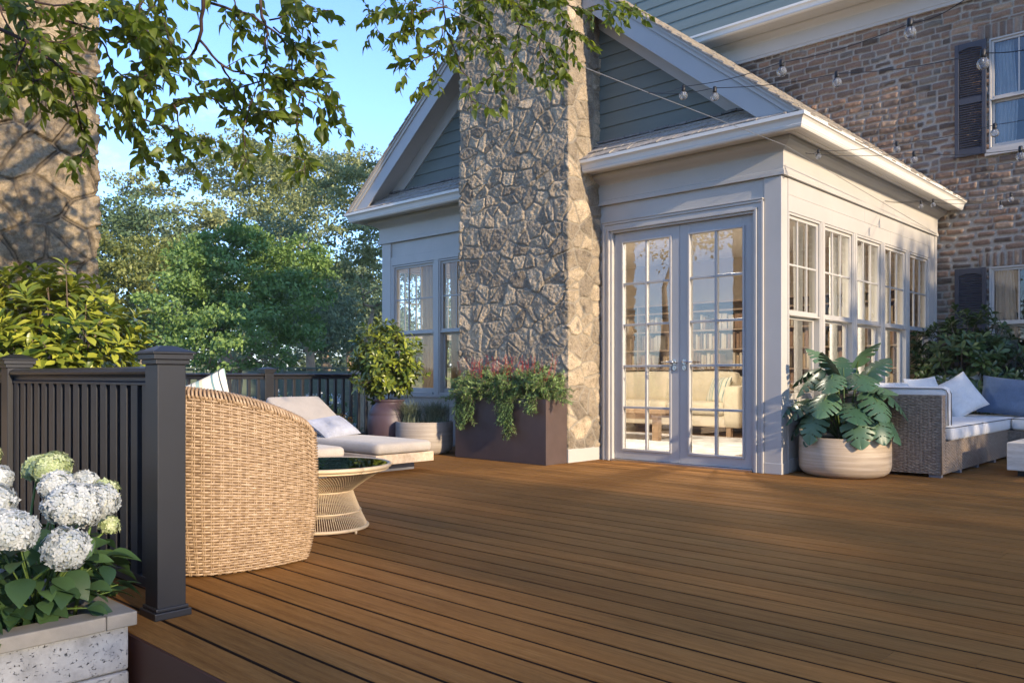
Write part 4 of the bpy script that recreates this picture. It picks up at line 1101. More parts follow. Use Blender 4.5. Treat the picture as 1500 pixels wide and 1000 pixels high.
def cushion_mesh(mb, x0, x1, y0, y1, z0, z1, crown=.02, nx=16, ny=14, r=.05, M_=None):
    "soft box: rounded edges, crowned top"
    cx_, cy_, cz_ = (x0+x1)/2, (y0+y1)/2, (z0+z1)/2; hx, hy, hz = (x1-x0)/2, (y1-y0)/2, (z1-z0)/2
    vs = []; fs = []; idx = {}
    def vert(p):
        k = (round(p[0], 5), round(p[1], 5), round(p[2], 5))
        if k not in idx: idx[k] = len(vs); vs.append(k)
        return idx[k]
    def mp_(a, b, c):      # unit cube -> soft box
        q = Vector((a*hx, b*hy, c*hz)); rr = min(r, hx, hy, hz)*.98
        inner = Vector((max(-hx+rr, min(hx-rr, q.x)), max(-hy+rr, min(hy-rr, q.y)), max(-hz+rr, min(hz-rr, q.z))))
        d = q-inner
        if d.length > 1e-9: q = inner+d.normalized()*rr
        q.z += crown*(1-a*a)*(1-b*b)*(1 if c > 0 else -.3)
        q = q+Vector((cx_, cy_, cz_))
        if M_ is not None: q = M_ @ q
        return q
    g = lambda n: [math.sin(math.pi/2*t)*.5+t*.5 for t in np.linspace(-1, 1, n+1)]
    ga, gb, gc = g(nx), g(ny), g(4)
    def face(fa, A, B, flip):
        for i in range(len(A)-1):
            for j in range(len(B)-1):
                q = [vert(mp_(*fa(A[i], B[j]))), vert(mp_(*fa(A[i+1], B[j]))), vert(mp_(*fa(A[i+1], B[j+1]))), vert(mp_(*fa(A[i], B[j+1])))]
                if len(set(q)) >= 3: fs.append(tuple(q[::-1] if flip else q))
    face(lambda a, b: (a, b, 1), ga, gb, False); face(lambda a, b: (a, b, -1), ga, gb, True)
    face(lambda a, b: (a, -1, b), ga, gc, False); face(lambda a, b: (a, 1, b), ga, gc, True)
    face(lambda a, b: (-1, a, b), gb, gc, True); face(lambda a, b: (1, a, b), gb, gc, False)
    mb.add(vs, fs, True); return mb
def pillow(name, size, thick, loc, rot, mat, label, cat='pillow', group=None, seed=0, ear=.06, zsq=1.0):
    n = 26; V = []; F = []; rs = np.random.RandomState(seed); sx, sy = size
    g = np.linspace(-1, 1, n+1)
    X, Y = np.meshgrid(g, g); e = (1-np.abs(X)**2.6)*(1-np.abs(Y)**2.6); e = np.clip(e, 0, 1)**.52
    pinch = 1-.075*(1-np.abs(X)**2)*(np.abs(Y))**3; pinch2 = 1-.075*(1-np.abs(Y)**2)*(np.abs(X))**3
    px_ = X*sx/2*pinch2; py_ = Y*sy/2*pinch
    wr = (fbm(X+seed, Y, 2.2, seed, 4, .6)-.5); cor = np.abs(X*Y)**1.5
    fold = .12*np.sin((X*1.3+Y*.4)*7+seed+wr*8)*cor
    top = thick/2*(e*(1+.45*wr)+fold*e**.5); bot = -thick/2*(e*(1+.3*wr))
    k = n+1; V = np.concatenate([np.stack([px_.ravel(), py_.ravel(), top.ravel()], 1), np.stack([px_.ravel(), py_.ravel(), bot.ravel()-.001], 1)])
    j, i = np.meshgrid(np.arange(n), np.arange(n), indexing='ij'); a = (j*k+i).ravel()
    F = np.concatenate([np.stack([a, a+1, a+k+1, a+k], 1), np.stack([a, a+k, a+k+1, a+1], 1)+k*k])
    o = np_mesh(name, V, F, M[mat], None, True)
    o.location = loc; o.rotation_mode = 'XYZ'; o.rotation_euler = (Matrix.Rotation(rot[2], 3, 'Z') @ Matrix.Rotation(rot[0], 3, 'X') @ Matrix.Rotation(rot[1], 3, 'Z')).to_euler()
    s = o.modifiers.new('soft', 'SUBSURF'); s.levels = 1; s.render_levels = 1
    return tag(o, label, cat, group)
b = MB(); cushion_mesh(b, cx-.36, cx+.36, 1.70, 2.28, .30, .43, .03, r=.05); b.build('seat_cushion', M['cream_fab'], chair)
b = MB(); b.box(cx-.36, cx+.36, 1.68, 2.22, .2, .30); b.build('seat_base', M['rattan_dark'], chair)
pillow('striped_pillow', (.46, .46), .17, (cx+.02, 1.86, .655), (R(72), R(24), R(38)), 'stripe', 'cream pillow with teal and dark stripes leaning in the woven tub chair', 'pillow', seed=4)

# --- rattan side table
tb = empty('rattan_side_table', (-4.13, 2.78, 0), 'round pale cane side table with pinched waist and glass top', 'side table')
tc_ = Vector((-4.13, 2.78, 0)); RT, ZT, RW, ZW, RB = .392, .392, .175, .232, .262
b = MB()
def ringp(r, z, n=64): return [tc_+Vector((r*math.cos(2*math.pi*k/n), r*math.sin(2*math.pi*k/n), z)) for k in range(n+1)]
b.tube(ringp(RT, ZT-.012), .0125, 8); b.tube(ringp(RT-.01, ZT-.032), .006, 6)
b.build('rim', M['rattan_pale'], tb)
b = MB(); b.tube(ringp(RB, .024), .010, 8); b.tube(ringp(.222, .115), .005, 6); b.tube(ringp(RW, ZW), .006, 6); b.build('base_ring', M['rattan_pale'], tb)
rods = MB(); nr = 120
for k in range(nr):
    a0 = 2*math.pi*k/nr; sgn = 1
    P0 = []
    for t in np.linspace(0, 1, 6):
        a = a0+.42*t; r = RT+(RW-RT)*t-.010*math.sin(math.pi*t); P0.append(tc_+Vector((r*math.cos(a), r*math.sin(a), ZT-.02+(ZW-ZT+.02)*t)))
    rods.tube(P0, .0022, 4, cap=False)
    P0 = []
    for t in np.linspace(0, 1, 7):
        a = a0+.42+.10*t; r = RW+(RB-RW)*t**1.15; P0.append(tc_+Vector((r*math.cos(a), r*math.sin(a), ZW+(.024-ZW)*t)))
    rods.tube(P0, .0022, 4, cap=False)
rods.build('cane_rods', M['rattan_pale'], tb)
b = MB(); b.lathe([(0, ZT-.016), (.376, ZT-.016), (.380, ZT-.012), (.380, ZT-.006), (.376, ZT-.003), (0, ZT-.003)], 64, (tc_.x, tc_.y, 0), False)
gm, gnt, gb = nodes_of('smoked_table_glass'); gnt.nodes.remove(gb)
_t = gnt.nodes.new('ShaderNodeBsdfTransparent'); _t.inputs[0].default_value = (.8, .84, .82, 1); _g = gnt.nodes.new('ShaderNodeBsdfGlossy'); _g.inputs['Roughness'].default_value = .01
_f = gnt.nodes.new('ShaderNodeFresnel'); _f.inputs[0].default_value = 3.2; _m = gnt.nodes.new('ShaderNodeMixShader')
gnt.links.new(_f.outputs[0], _m.inputs[0]); gnt.links.new(_t.outputs[0], _m.inputs[1]); gnt.links.new(_g.outputs[0], _m.inputs[2]); gnt.links.new(_m.outputs[0], gnt.nodes['Material Output'].inputs[0])
b.build('glass_top', gm, tb)
b = MB()
for k in range(6):
    a = k*math.pi/3+.2; b.lathe([(.008, 0), (.008, .016)], 10, (tc_.x+RB*math.cos(a), tc_.y+RB*math.sin(a), 0)); 
b.build('glides', M['rattan_pale'], tb)

# --- sun loungers
def lounger(y0, label):
    xf, xh = -5.95, -7.98; w = .69; root = empty('sun_lounger', ((xf+xh)/2, y0+w/2, 0), label, 'sun lounger', 'sun loungers by the far railing')
    f = MB(); f.box(xf-.03, xf, y0, y0+w, .095, .185); f.box(xh, xf-.032, y0, y0+.03, .095, .185); f.box(xh, xf-.032, y0+w-.03, y0+w, .095, .185); f.box(xh, xh+.03, y0+.032, y0+w-.032, .095, .185)
    f.build('frame', M['teak'], root, .004)
    s = MB()
    for k in range(30):
        x = xh+.05+(xf-xh-.10)*k/29; s.box(x-.022, x+.022, y0+.032, y0+w-.032, .165, .183)
    s.build('slats', M['teak'], root)
    l = MB(); l.box(xf-.30, xf-.24, y0+.04, y0+w-.04, 0, .094); l.box(xh+.2, xh+.26, y0+.04, y0+w-.04, 0, .094); l.box(xh+.26, xf-.30, y0+.05, y0+.08, .03, .06)
    l.build('leg', M['foot'], root, .003)
    c = MB(); cushion_mesh(c, -7.22, xf+.005, y0+.015, y0+w-.015, .187, .292, .014, r=.045); c.build('seat_cushion', M['lounge_fab'], root)
    ang = math.atan2(.42, .74); Mx = Matrix.Translation((-7.20, 0, .235)) @ Matrix.Rotation(ang, 4, 'Y')
    c = MB(); cushion_mesh(c, -.80, .0, y0+.015, y0+w-.015, -.02, .075, .012, r=.045, M_=Mx); c.build('back_cushion', M['lounge_fab'], root)
    s = MB()
    for k in range(9):
        x = -.78+.74*k/8; s.box(x-.03, x+.03, y0+.05, y0+w-.05, -.045, -.025, Mx)
    s.build('backrest_slats', M['teak'], root)
    return root
lounger(4.57, 'teak sun lounger with raised back and beige mattress, the one nearer the sunroom')
lounger(3.57, 'teak sun lounger with beige mattress mostly hidden behind the woven tub chair')
pillow('grey_pillow', (.50, .34), .13, (-7.02, 4.86, .385), (R(32), R(8), R(96)), 'grey_fab', 'small grey fringed pillow lying on the sun lounger', seed=8)

# ------------------------------------------------------------------ planters by the chimney
bp = empty('box_planter', (-6.09, 6.47, 0), 'tall brown metal box planter against the stone chimney with rosemary and red flowers', 'planter')
x0, x1, y0, y1, h = -6.765, -5.425, 6.30, 6.635, .668
b = MB(); t = .012
b.box(x0, x1, y0, y0+t, 0, h); b.box(x0, x1, y1-t, y1, 0, h); b.box(x0, x0+t, y0+t+.0005, y1-t-.0005, 0, h); b.box(x1-t, x1, y0+t+.0005, y1-t-.0005, 0, h)
b.build('box', M['corten'], bp, .003); b = MB(); b.box(x0+t, x1-t, y0+t, y1-t, .02, h-.06); b.build('soil', M['soil'], bp)
def rosemary(x, y, seed, label, n=40, hang=(), wid=.32):
    rs = np.random.RandomState(seed); root = empty('rosemary', (x, y, h-.06), label, 'plant', 'rosemary plants in the box planter')
    st = MB(); P = []; D = []; N = []; S = []
    def branch(pts, k):
        st.tube(pts, [.003]*len(pts), 4)
        pts = [np.array(q) for q in pts]
        for i in range(len(pts)-1):
            d = pts[i+1]-pts[i]; ln = np.linalg.norm(d); d = d/ln; m = int(ln/.0034)
            for q in range(m):
                p = pts[i]+(pts[i+1]-pts[i])*(q/m); v = rs.normal(size=3); v -= d*v.dot(d); v /= np.linalg.norm(v)
                P.append(p); D.append(v*.8+d*.6); N.append(d+rs.normal(size=3)*.2); S.append(rs.uniform(.028, .050))
    for k in range(int(n*1.5)):
        a = rs.uniform(0, 2*math.pi); r = rs.uniform(0, 1)**.5; bx = np.array([x+r*.2*math.cos(a), y+r*.12*math.sin(a), h-.06]); out = np.array([math.cos(a)*wid, math.sin(a)*.22, 0])*r
        hh = rs.uniform(.16, .36)*(1.1-.35*r); pts = []
        for t in np.linspace(0, 1, 6): pts.append(bx+out*t**1.2+[rs.normal()*.008, rs.normal()*.008, hh*math.sin(t*2.0)-.10*r*t*t])
        branch(pts, k)
        for s_ in range(4):
            q = pts[rs.randint(2, 5)]; e = out*rs.uniform(.1, .5)+rs.normal(size=3)*.05; branch([q, q+e*.6+[0, 0, .03], q+e+[0, 0, rs.uniform(-.03, .07)]], k)
    for (hx, ln) in hang:
        for k in range(9):
            bx = np.array([hx+rs.normal()*.05, y0+.05, h-.02]); l = ln*rs.uniform(.55, 1); pts = [bx, bx+[rs.normal()*.02, -.07, .05], bx+[rs.normal()*.03, -.11, -.03]]
            for t in (.35, .7, 1): pts.append(bx+[rs.normal()*.025+.02*t, -.10-.02*rs.rand(), -.05-l*t])
            branch(pts, k)
    st.build('stem', M['bark'], root); scatter('foliage', NEEDLE, P, D, N, S, M['lf_rose'], root, rs=rs)
rosemary(-6.52, 6.47, 3, 'rosemary at the left end of the box planter trailing down its front', 34, ((-6.62, .30), (-6.50, .22)))
rosemary(-6.10, 6.47, 4, 'rosemary in the middle of the box planter with the longest trailing stems', 36, ((-5.90, .38), (-6.02, .22)))
rosemary(-5.66, 6.47, 5, 'rosemary at the right end of the box planter', 34, ((-5.60, .08),), .24)
def red_flower(x, y, seed, label):
    rs = np.random.RandomState(seed); root = empty('red_flower', (x, y, h-.06), label, 'flower', 'red flower spikes above the rosemary'); st = MB(); P = []; D = []; N = []; S = []
    for k in range(10):
        b0 = np.array([x+rs.normal()*.05, y+rs.normal()*.04, h-.05]); tp = b0+[rs.normal()*.13, rs.normal()*.07, rs.uniform(.30, .52)]; md = (b0+tp)/2+[rs.normal()*.015, 0, 0]
        st.tube([b0, md, tp], [.0022, .0018, .0014], 4)
        for q in range(20):
            t = .45+.55*q/20; p = b0+(tp-b0)*t; v = rs.normal(size=3); v[2] = abs(v[2])*.5+.8; P.append(p); D.append(v); N.append(rs.normal(size=3)); S.append(rs.uniform(.016, .032))
    st.build('stem', M['red_petal'], root); scatter('petals', NEEDLE, P, D, N, S, M['red_petal'], root, rs=rs)
for k in range(8):
    xx = -6.62+.15*k+.03*math.sin(k*5)
    red_flower(xx, 6.47+.03*((k*7) % 3-1), 40+k, ['red flower spikes at the far left of the box planter', 'red flower spikes second from the left end of the box planter', 'red flower spikes third from the left in the box planter', 'red flower spikes left of the middle of the box planter', 'red flower spikes right of the middle of the box planter', 'red flower spikes third from the right in the box planter', 'red flower spikes second from the right end of the box planter', 'red flower spikes at the far right of the box planter'][k])

def bowl(name, c, Rr, hh, mat, label, group=None):
    root = empty(name, c, label, 'planter', group)
    b = MB(); b.lathe([(0, 0), (Rr*.74, 0), (Rr*.86, .014), (Rr*.945, hh*.11), (Rr*.985, hh*.20), (Rr*.99, hh*.23), (Rr, hh*.32), (Rr, hh-.008), (Rr-.006, hh), (Rr-.020, hh), (Rr-.025, hh-.05), (0, hh-.05)], 72, c); b.build('bowl', M[mat], root)
    b = MB(); b.lathe([(0, hh-.049), (Rr-.03, hh-.045), (Rr-.03, hh-.03), (0, hh-.02)], 32, c); b.build('soil', M['soil'], root); return root
bowl('bowl_planter', (-7.36, 6.36, 0), .335, .375, 'bowl2', 'grey grained bowl planter of grass tufts left of the box planter')
for k, (gx, gy, s_, hh) in enumerate(((-7.50, 6.28, 5, .36), (-7.20, 6.42, 6, .34), (-7.36, 6.52, 7, .33))):
    tuft('fountain_grass', (gx, gy, .335), 520, hh*1.1, .30, s_, 'lf_grass', ['fountain grass at the left of the grey bowl planter', 'fountain grass at the right of the grey bowl planter', 'fountain grass at the back of the grey bowl planter'][k], 'grass plant', 'fountain grasses in the grey bowl', width=.0028)
jr = empty('clay_jar', (-7.84, 6.22, 0), 'plum coloured clay jar holding the round laurel left of the bowl planter', 'jar')
b = MB(); b.lathe([(0, 0), (.17, 0), (.19, .03), (.235, .14), (.238, .148), (.25, .20), (.262, .32), (.255, .43), (.247, .445), (.250, .452), (.205, .54), (.165, .575), (.16, .59), (.185, .605), (.19, .62), (.17, .625), (.145, .60), (0, .58)], 56, (-7.84, 6.22, 0)); b.build('jar_body', M['jar'], jr)
lr = empty('potted_laurel', (-7.84, 6.22, .58), 'round laurel with yellow green sunlit leaves growing in the plum jar', 'shrub')
laurel(lr, (-7.87, 6.20, 1.09), .455, 300, 9, 'lf_jar', (.07, .115), (-7.84, 6.22, .56), 9, (1, 1, 1.12))
# --- monstera
bowl('bowl_planter', (-2.92, 7.56, 0), .395, .355, 'bowlwood', 'pale wood grained bowl planter at the sunroom corner holding the monstera')
def monstera_leaf(V, F, A, base, d, n, size, r, seed):
    rs = np.random.RandomState(seed); nu, nv = 64, 16; X, Y, Z = rot_frames(np.array([d], float), np.array([n], float)); X, Y, Z = X[0], Y[0], Z[0]
    idx = -np.ones((nu+1, 2*nv+1), int); nl = 4; size = size*.90; pts = {}
    def wid(t): return .56*(math.sin(math.pi*min(1, max(0, t))**.60))**.70*(1-.2*t)+.002
    slots = [[.20+.68*(k+rs.uniform(-.12, .12))/nl for k in range(nl)] for _ in (0, 1)]
    phs = rs.rand(2)*.2; droop = rs.uniform(.30, .55); cup = rs.uniform(.10, .3)
    for i in range(nu+1):
        t = i/nu
        for j in range(-nv, nv+1):
            s = j/nv; w_ = wid(t)
            # lobes sweep forward and, at the base, back round the stalk
            y = t*.92+abs(s)**1.3*.20*(1-t*.6)-(.30*(1-t)**4)*abs(s)*1.6; x = s*w_
            z = -droop*(t*t)*.8-cup*(s*s)*w_*1.2+.05*(1-abs(s))*0-.10*abs(s)**2.2*w_
            p = np.array(base)+size*(X*x+Y*(y)+Z*z); idx[i, j+nv] = len(V); V.append(p.tolist()); A.append(r)
    for i in range(nu):
        t = (i+.5)/nu
        for j in range(-nv, nv):
            s = (j+.5)/nv; side = 0 if s < 0 else 1; cut = False
            for k, sl_ in enumerate(slots[side]):
                wdt = .007+.05*(abs(s)-.42) if abs(s) > .45 else (.013 if .18 < abs(s) < .34 and k % 2 else 0)
                if abs(t-sl_) < wdt and t > .12: cut = True
            if cut: continue
            F.append((idx[i, j+nv], idx[i, j+nv+1], idx[i+1, j+nv+1], idx[i+1, j+nv]))
def monstera():
    c = Vector((-2.92, 7.56, .33)); root = empty('monstera', c, 'monstera with large split leaves in the pale bowl planter', 'plant', None); st = MB()
    fwd = Vector((-AS, AX, 0)); rsm = random.Random(21); k = 0
    for ring, (cnt, el0, plen, lsz) in enumerate(((11, 24, .42, .32), (10, 42, .52, .34), (8, 60, .62, .32), (5, 77, .72, .30))):
        for q in range(cnt):
            a = 2*math.pi*(q+.5*ring)/cnt+rsm.uniform(-.22, .22); el = R(el0+rsm.uniform(-7, 7)); out = Vector((math.cos(a), math.sin(a), 0)); pl_ = plen*rsm.uniform(.82, 1.1)
            b0 = c+out*.06; tip = b0+out*pl_*math.cos(el)*.78+Vector((0, 0, pl_*math.sin(el)*.95+.04)); sz = lsz*rsm.uniform(.85, 1.12)
            dz = -.95+.012*el0+rsm.uniform(-.2, .25); d = (out*(.55+.004*el0)+Vector((rsm.uniform(-.25, .25), rsm.uniform(-.25, .25), dz))).normalized()
            if ring == 3: d = (out*.5+Vector((0, 0, .7))).normalized()
            n = (out*.75+Vector((rsm.uniform(-.2, .2), rsm.uniform(-.2, .2), .75))).normalized()
            if ring == 3: n = (-out*.8-fwd*.5+Vector((0, 0, .6))).normalized()
            V = []; F = []; A = []; monstera_leaf(V, F, A, tip, d, n, sz, rsm.random(), k+3); k += 1
            o = np_mesh('leaf', V, F, M['lf_monst'], root, True, {'rnd': A}); so = o.modifiers.new('thick', 'SOLIDIFY'); so.thickness = .0012
            st.tube([b0, b0.lerp(tip, .5)+Vector((0, 0, .05)), tip+Vector((0, 0, .005)), tip+d*sz*.3], [.007, .0055, .0045, .002], 6)
    st.build('stem', M['stem'], root)
monstera()
# --- laurel by the brick wall
r_ = empty('laurel_bush', (-2.85, 11.15, 0), 'dark green laurel bush behind the wicker sofa by the brick wall', 'bush')
laurel(r_, (-2.80, 11.05, 1.00), .66, 420, 15, 'lf_laurel2', (.085, .14), (-2.82, 11.1, .1), 9, (1, .8, 1.05), stemr=.014)
b = MB(); b.lathe([(0, 0), (.2, 0), (.27, .38), (.285, .40), (.285, .43), (.25, .43), (.24, .38), (0, .38)], 32, (-2.82, 11.1, 0)); b.build('pot', M['jar'], r_)
# --- sectional sofa
sf = empty('sectional_sofa', (-2.6, 9.2, 0), 'grey brown woven corner sofa with white cushions beside the sunroom windows', 'sofa')
def plane_fn(a, b_, z0, z1, out):
    a = np.array([a[0], a[1], z0], float); b_ = np.array([b_[0], b_[1], z0], float); ln = np.linalg.norm(b_-a); d = (b_-a)/ln; n = np.array([out[0], out[1], 0.])
    def f(u, v): return a+d*u[:, None]+np.array([0, 0, 1])*(v*(z1-z0))[:, None], np.tile(n, (len(u), 1)), np.tile([0, 0, z1-z0], (len(u), 1)).astype(float)
    return f, ln
def panel(a, b_, z0, z1, out, rows=None):
    f, ln = plane_fn(a, b_, z0, z1, out); pitch = ln/max(2, round(ln/.034)); weave(f, 0, ln, rows or int((z1-z0)/.0135), pitch, M['wicker'], M['wicker_dark'], sf, 'woven_panel', half=.0058, amp=.0035)
sx0, sx1, sy0, sy1 = -3.23, -2.20, 7.90, 10.28
panel((sx0, sy0), (sx1, sy0), .03, .72, (0, -1)); panel((sx1, sy0), (sx1, sy0+.11), .03, .72, (1, 0)); panel((sx1, sy0+.11), (sx1, sy1), .03, .315, (1, 0))
panel((sx1, sy1), (.0, sy1), .03, .315, (0, -1)); panel((.0, sy1), (.0, 11.25), .03, .315, (1, 0))
b = MB(); b.box(sx0, sx1-.008, sy0+.008, sy0+.102, .035, .715); b.box(sx0, sx1-.008, sy0+.10, 11.25, .035, .31); b.box(sx1, -.008, sy1+.008, 11.25, .035, .31)
b.box(sx0-.0, sx0+.09, sy0+.10, 11.25, .31, .74); b.box(sx0+.09, .0, 11.16, 11.25, .31, .74); b.build('frame', M['wicker_dark'], sf)
b = MB(); b.box(sx0-.006, sx1+.006, sy0-.006, sy0+.11, .720, .734); b.tube([(sx1+.003, sy0-.003, .03), (sx1+.003, sy0-.003, .72)], .007, 6); b.build('arm_edge', M['wicker'], sf)
for (fx, fy) in ((sx1-.06, sy0+.05), (sx1-.05, 9.1), (sx1-.05, 9.75), (sx1-.05, 8.5), (sx0+.1, sy0+.06), (-1.2, sy1+.05), (-.06, sy1+.06)):
    f = MB(); f.box(fx-.05, fx+.05, fy-.03, fy+.03, 0, .032); f.build('foot', M['foot'], sf)
def rect_pipe(mb, x0, x1, y0, y1, z, r=.035):
    P = []
    for (cx_, cy_, a0) in ((x1-r, y1-r, 0), (x0+r, y1-r, 90), (x0+r, y0+r, 180), (x1-r, y0+r, 270)):
        for q in range(5): a = R(a0+90*q/4); P.append((cx_+r*math.cos(a), cy_+r*math.sin(a), z))
    P.append(P[0]); mb.tube(P, .0042, 5)
def seat(x0, x1, y0, y1):
    c = MB(); cushion_mesh(c, x0, x1, y0, y1, .317, .445, .012, 18, 18, .03); o = c.build('seat_cushion', M['white_fab'], sf); p = MB(); rect_pipe(p, x0+.004, x1-.004, y0+.004, y1-.004, .437); p.build('piping', M['piping'], o)
seat(-3.13, -2.165, 8.125, 9.20); seat(-3.13, -2.165, 9.205, 10.26); seat(-3.13, -2.165, 10.265, 11.15); seat(-2.16, -1.10, 10.245, 11.15); seat(-1.095, -.01, 10.245, 11.15)
c = MB(); cushion_mesh(c, -3.14, -2.175, 8.012, 8.12, .45, .805, .0, 14, 8, .04); o = c.build('arm_cushion', M['white_fab'], sf)
p = MB(); 
for yy in (8.016, 8.116):
    P = [(-3.12, yy, .79), (-2.23, yy, .79), (-2.195, yy, .775), (-2.18, yy, .745), (-2.178, yy, .46)]; p.tube(P, .0045, 5)
p.build('piping', M['piping'], o)
for (x0, x1, y0, y1) in ((-3.14, -2.99, 8.13, 9.2), (-3.14, -2.99, 9.21, 10.25), (-3.0, -1.9, 11.0, 11.15), (-1.89, -.8, 11.0, 11.15)):
    c = MB(); cushion_mesh(c, x0, x1, y0, y1, .45, .83, .0, 10, 10, .05); c.build('back_cushion', M['white_fab'], sf)
FY = math.atan2(AS, AX)
pillow('white_pillow', (.46, .46), .17, (-2.66, 10.22, .675), (R(66), R(28), R(38)), 'white_fab', 'front white pillow tilted on one corner beside the blue pillow', group='pillows on the corner sofa', seed=2)
pillow('white_pillow', (.46, .46), .17, (-2.88, 9.75, .67), (R(72), R(4), R(62)), 'white_fab', 'white pillow leaning on the sofa back left of the front white pillow', group='pillows on the corner sofa', seed=3)
pillow('white_pillow', (.50, .50), .16, (-2.78, 10.75, .70), (R(74), R(6), R(24)), 'white_fab', 'white pillow at the sofa corner behind the front white pillow', group='pillows on the corner sofa', seed=5)
pillow('blue_pillow', (.66, .48), .19, (-2.22, 10.62, .665), (R(62), R(-8), R(12)), 'blue_fab', 'blue linen pillow at the sofa corner', group='pillows on the corner sofa', seed=6)
# --- low stone coffee table at the right edge
ct = empty('coffee_table', (-1.25, 8.6, 0), 'low pale stone block coffee table cut by the right photo edge', 'coffee table')
b = MB(); b.box(-1.82, -.75, 8.48, 9.35, .055, .305); b.build('top_block', M['tablestone'], ct, .006)
b = MB(); b.box(-1.75, -.82, 8.56, 9.28, 0, .054); b.build('plinth', M['black'], ct)
#PART4
# ------------------------------------------------------------------ inside the sunroom
so_ = empty('interior_sofa', (-6.6, 10.9, .04), 'cream sofa inside the sunroom in front of the bookcase', 'sofa')
b = MB(); z0 = .04
b.box(-7.9, -5.57, 10.62, 11.28, z0+.13, z0+.30); b.box(-7.9, -5.57, 11.12, 11.30, z0+.30, .90); b.build('frame', M['cream_fab'], so_, .02)
for (a, c) in ((-7.88, -6.76), (-6.75, -5.80)):
    m = MB(); cushion_mesh(m, a, c, 10.58, 11.1, z0+.30, .52, .02, r=.05); m.build('seat_cushion', M['cream_fab'], so_)
    m = MB(); cushion_mesh(m, a, c, 10.95, 11.16, .50, .96, .02, r=.07); m.build('back_cushion', M['cream_fab'], so_)
m = MB(); cushion_mesh(m, -5.79, -5.54, 10.55, 11.3, z0+.13, .76, .01, r=.05); m.build('arm', M['cream_fab'], so_)
m = MB(); cushion_mesh(m, -8.15, -7.9, 10.55, 11.3, z0+.13, .76, .01, r=.05); m.build('arm', M['cream_fab'], so_)
for (a, y) in ((-5.72, 10.62), (-5.62, 11.2), (-7.95, 10.62)):
    m = MB(); m.box(a-.035, a+.035, y-.035, y+.035, .04, .17); m.build('leg', M['tablewood'], so_)
pillow('patterned_pillow', (.42, .42), .15, (-6.02, 10.86, .70), (R(70), 0, R(-20)), 'stripe', 'patterned pillow on the cream sofa inside by its arm', seed=12)
ct = empty('interior_coffee_table', (-6.7, 9.4, .04), 'brown wooden coffee table standing on the rug inside the sunroom', 'coffee table')
b = MB(); b.box(-7.3, -5.93, 9.15, 9.85, .41, .465); b.box(-7.22, -6.01, 9.22, 9.245, .33, .41); b.box(-7.22, -6.01, 9.755, 9.78, .33, .41); b.build('table_top', M['tablewood'], ct, .004)
for (a, y) in ((-6.03, 9.24), (-6.03, 9.76), (-7.2, 9.24), (-7.2, 9.76)):
    m = MB(); m.box(a-.045, a+.045, y-.045, y+.045, .052, .409); m.build('leg', M['tablewood'], ct, .003)
stb = empty('interior_side_table', (-5.2, 10.7, .04), 'slim wooden side table at the arm of the cream sofa inside', 'side table')
b = MB(); b.box(-5.45, -5.0, 10.5, 10.95, .70, .725); b.build('table_top', M['tablewood'], stb)
for (a, y) in ((-5.43, 10.52), (-5.02, 10.52), (-5.43, 10.93), (-5.02, 10.93)):
    m = MB(); m.box(a-.015, a+.015, y-.015, y+.015, .041, .699); m.build('leg', M['tablewood'], stb)
b = MB(); b.box(-8.4, -4.3, 7.95, 10.45, .0405, .052); tag(b.build('rug', M['rug']), 'pale grey shaggy rug on the sunroom floor', 'rug')
bc = empty('bookcase', (-6.2, 11.5, .04), 'wide wooden bookcase along the back wall of the sunroom', 'bookcase')
b = MB(); shz = [.08, .40, .70, 1.0, 1.30, 1.60, 1.90]
b.box(-8.85, -3.65, 11.68, 11.70, .04, 2.02); b.build('back_panel', M['intwood'], bc)
b = MB()
for z in shz: b.box(-8.85, -3.65, 11.38, 11.68, z, z+.024)
b.build('shelf', M['intwood'], bc, .002)
b = MB()
for x in np.linspace(-8.85, -3.67, 6): b.box(x, x+.024, 11.375, 11.679, .04, 2.03)
b.box(-8.87, -3.63, 11.36, 11.69, 2.031, 2.06); b.build('upright', M['intwood'], bc, .002)
bmats = [mat_plain('book_cloth', c, .7, .15, 6, .1, 80) for c in ((.42, .30, .18), (.52, .42, .28), (.30, .18, .11), (.58, .50, .38), (.22, .14, .09))]
bl_ = ['tan', 'pale tan', 'brown', 'cream', 'dark brown']
protos = []
for i in range(10):
    wd, hh, dp = .034+.004*(i % 4), .20+.012*(i % 5), .15+.01*(i % 3); m = MB(); m.box(0, wd, 0, dp, 0, .004); m.box(0, wd, 0, dp, hh-.004, hh); m.box(0, wd, 0, .005, .004, hh-.004); m.box(0, .003, .005, dp, .004, hh-.004); m.box(wd-.003, wd, .005, dp, .004, hh-.004)
    m.box(.003, wd-.003, .006, dp-.006, .004, hh-.006); m.box(-.0005, wd+.0005, -.001, 0, hh*.72, hh*.78)
    me = m.build('book', bmats[i % 5]); protos.append((me, wd, hh, i % 5))
rb = random.Random(9); nb = 0; first = set()
for si, z in enumerate(shz[2:6]):
    for bay in range(5):
        x = -8.82+bay*1.036+rb.uniform(0, .05); xe = -8.85+(bay+1)*1.036-.02
        while x < xe-.1 and nb < 298:
            k = rb.randrange(10); o, wd, hh, c = protos[k]
            if rb.random() < .14: x += rb.uniform(.05, .22); continue
            if x+wd > xe: break
            if k in first: o = o.copy(); col.objects.link(o)
            first.add(k); o.location = (x, 11.43+rb.uniform(-.01, .02), z+.0245)
            tag(o, '%s book on the %s shelf, %s bay of the sunroom bookcase' % (bl_[c], ('fourth', 'third', 'second', 'top')[si], ('leftmost', 'second', 'middle', 'fourth', 'rightmost')[bay]), 'book', 'books on the bookcase'); nb += 1; x += wd+rb.uniform(.001, .02)
for k in range(10):
    if k not in first: bpy.data.objects.remove(protos[k][0])
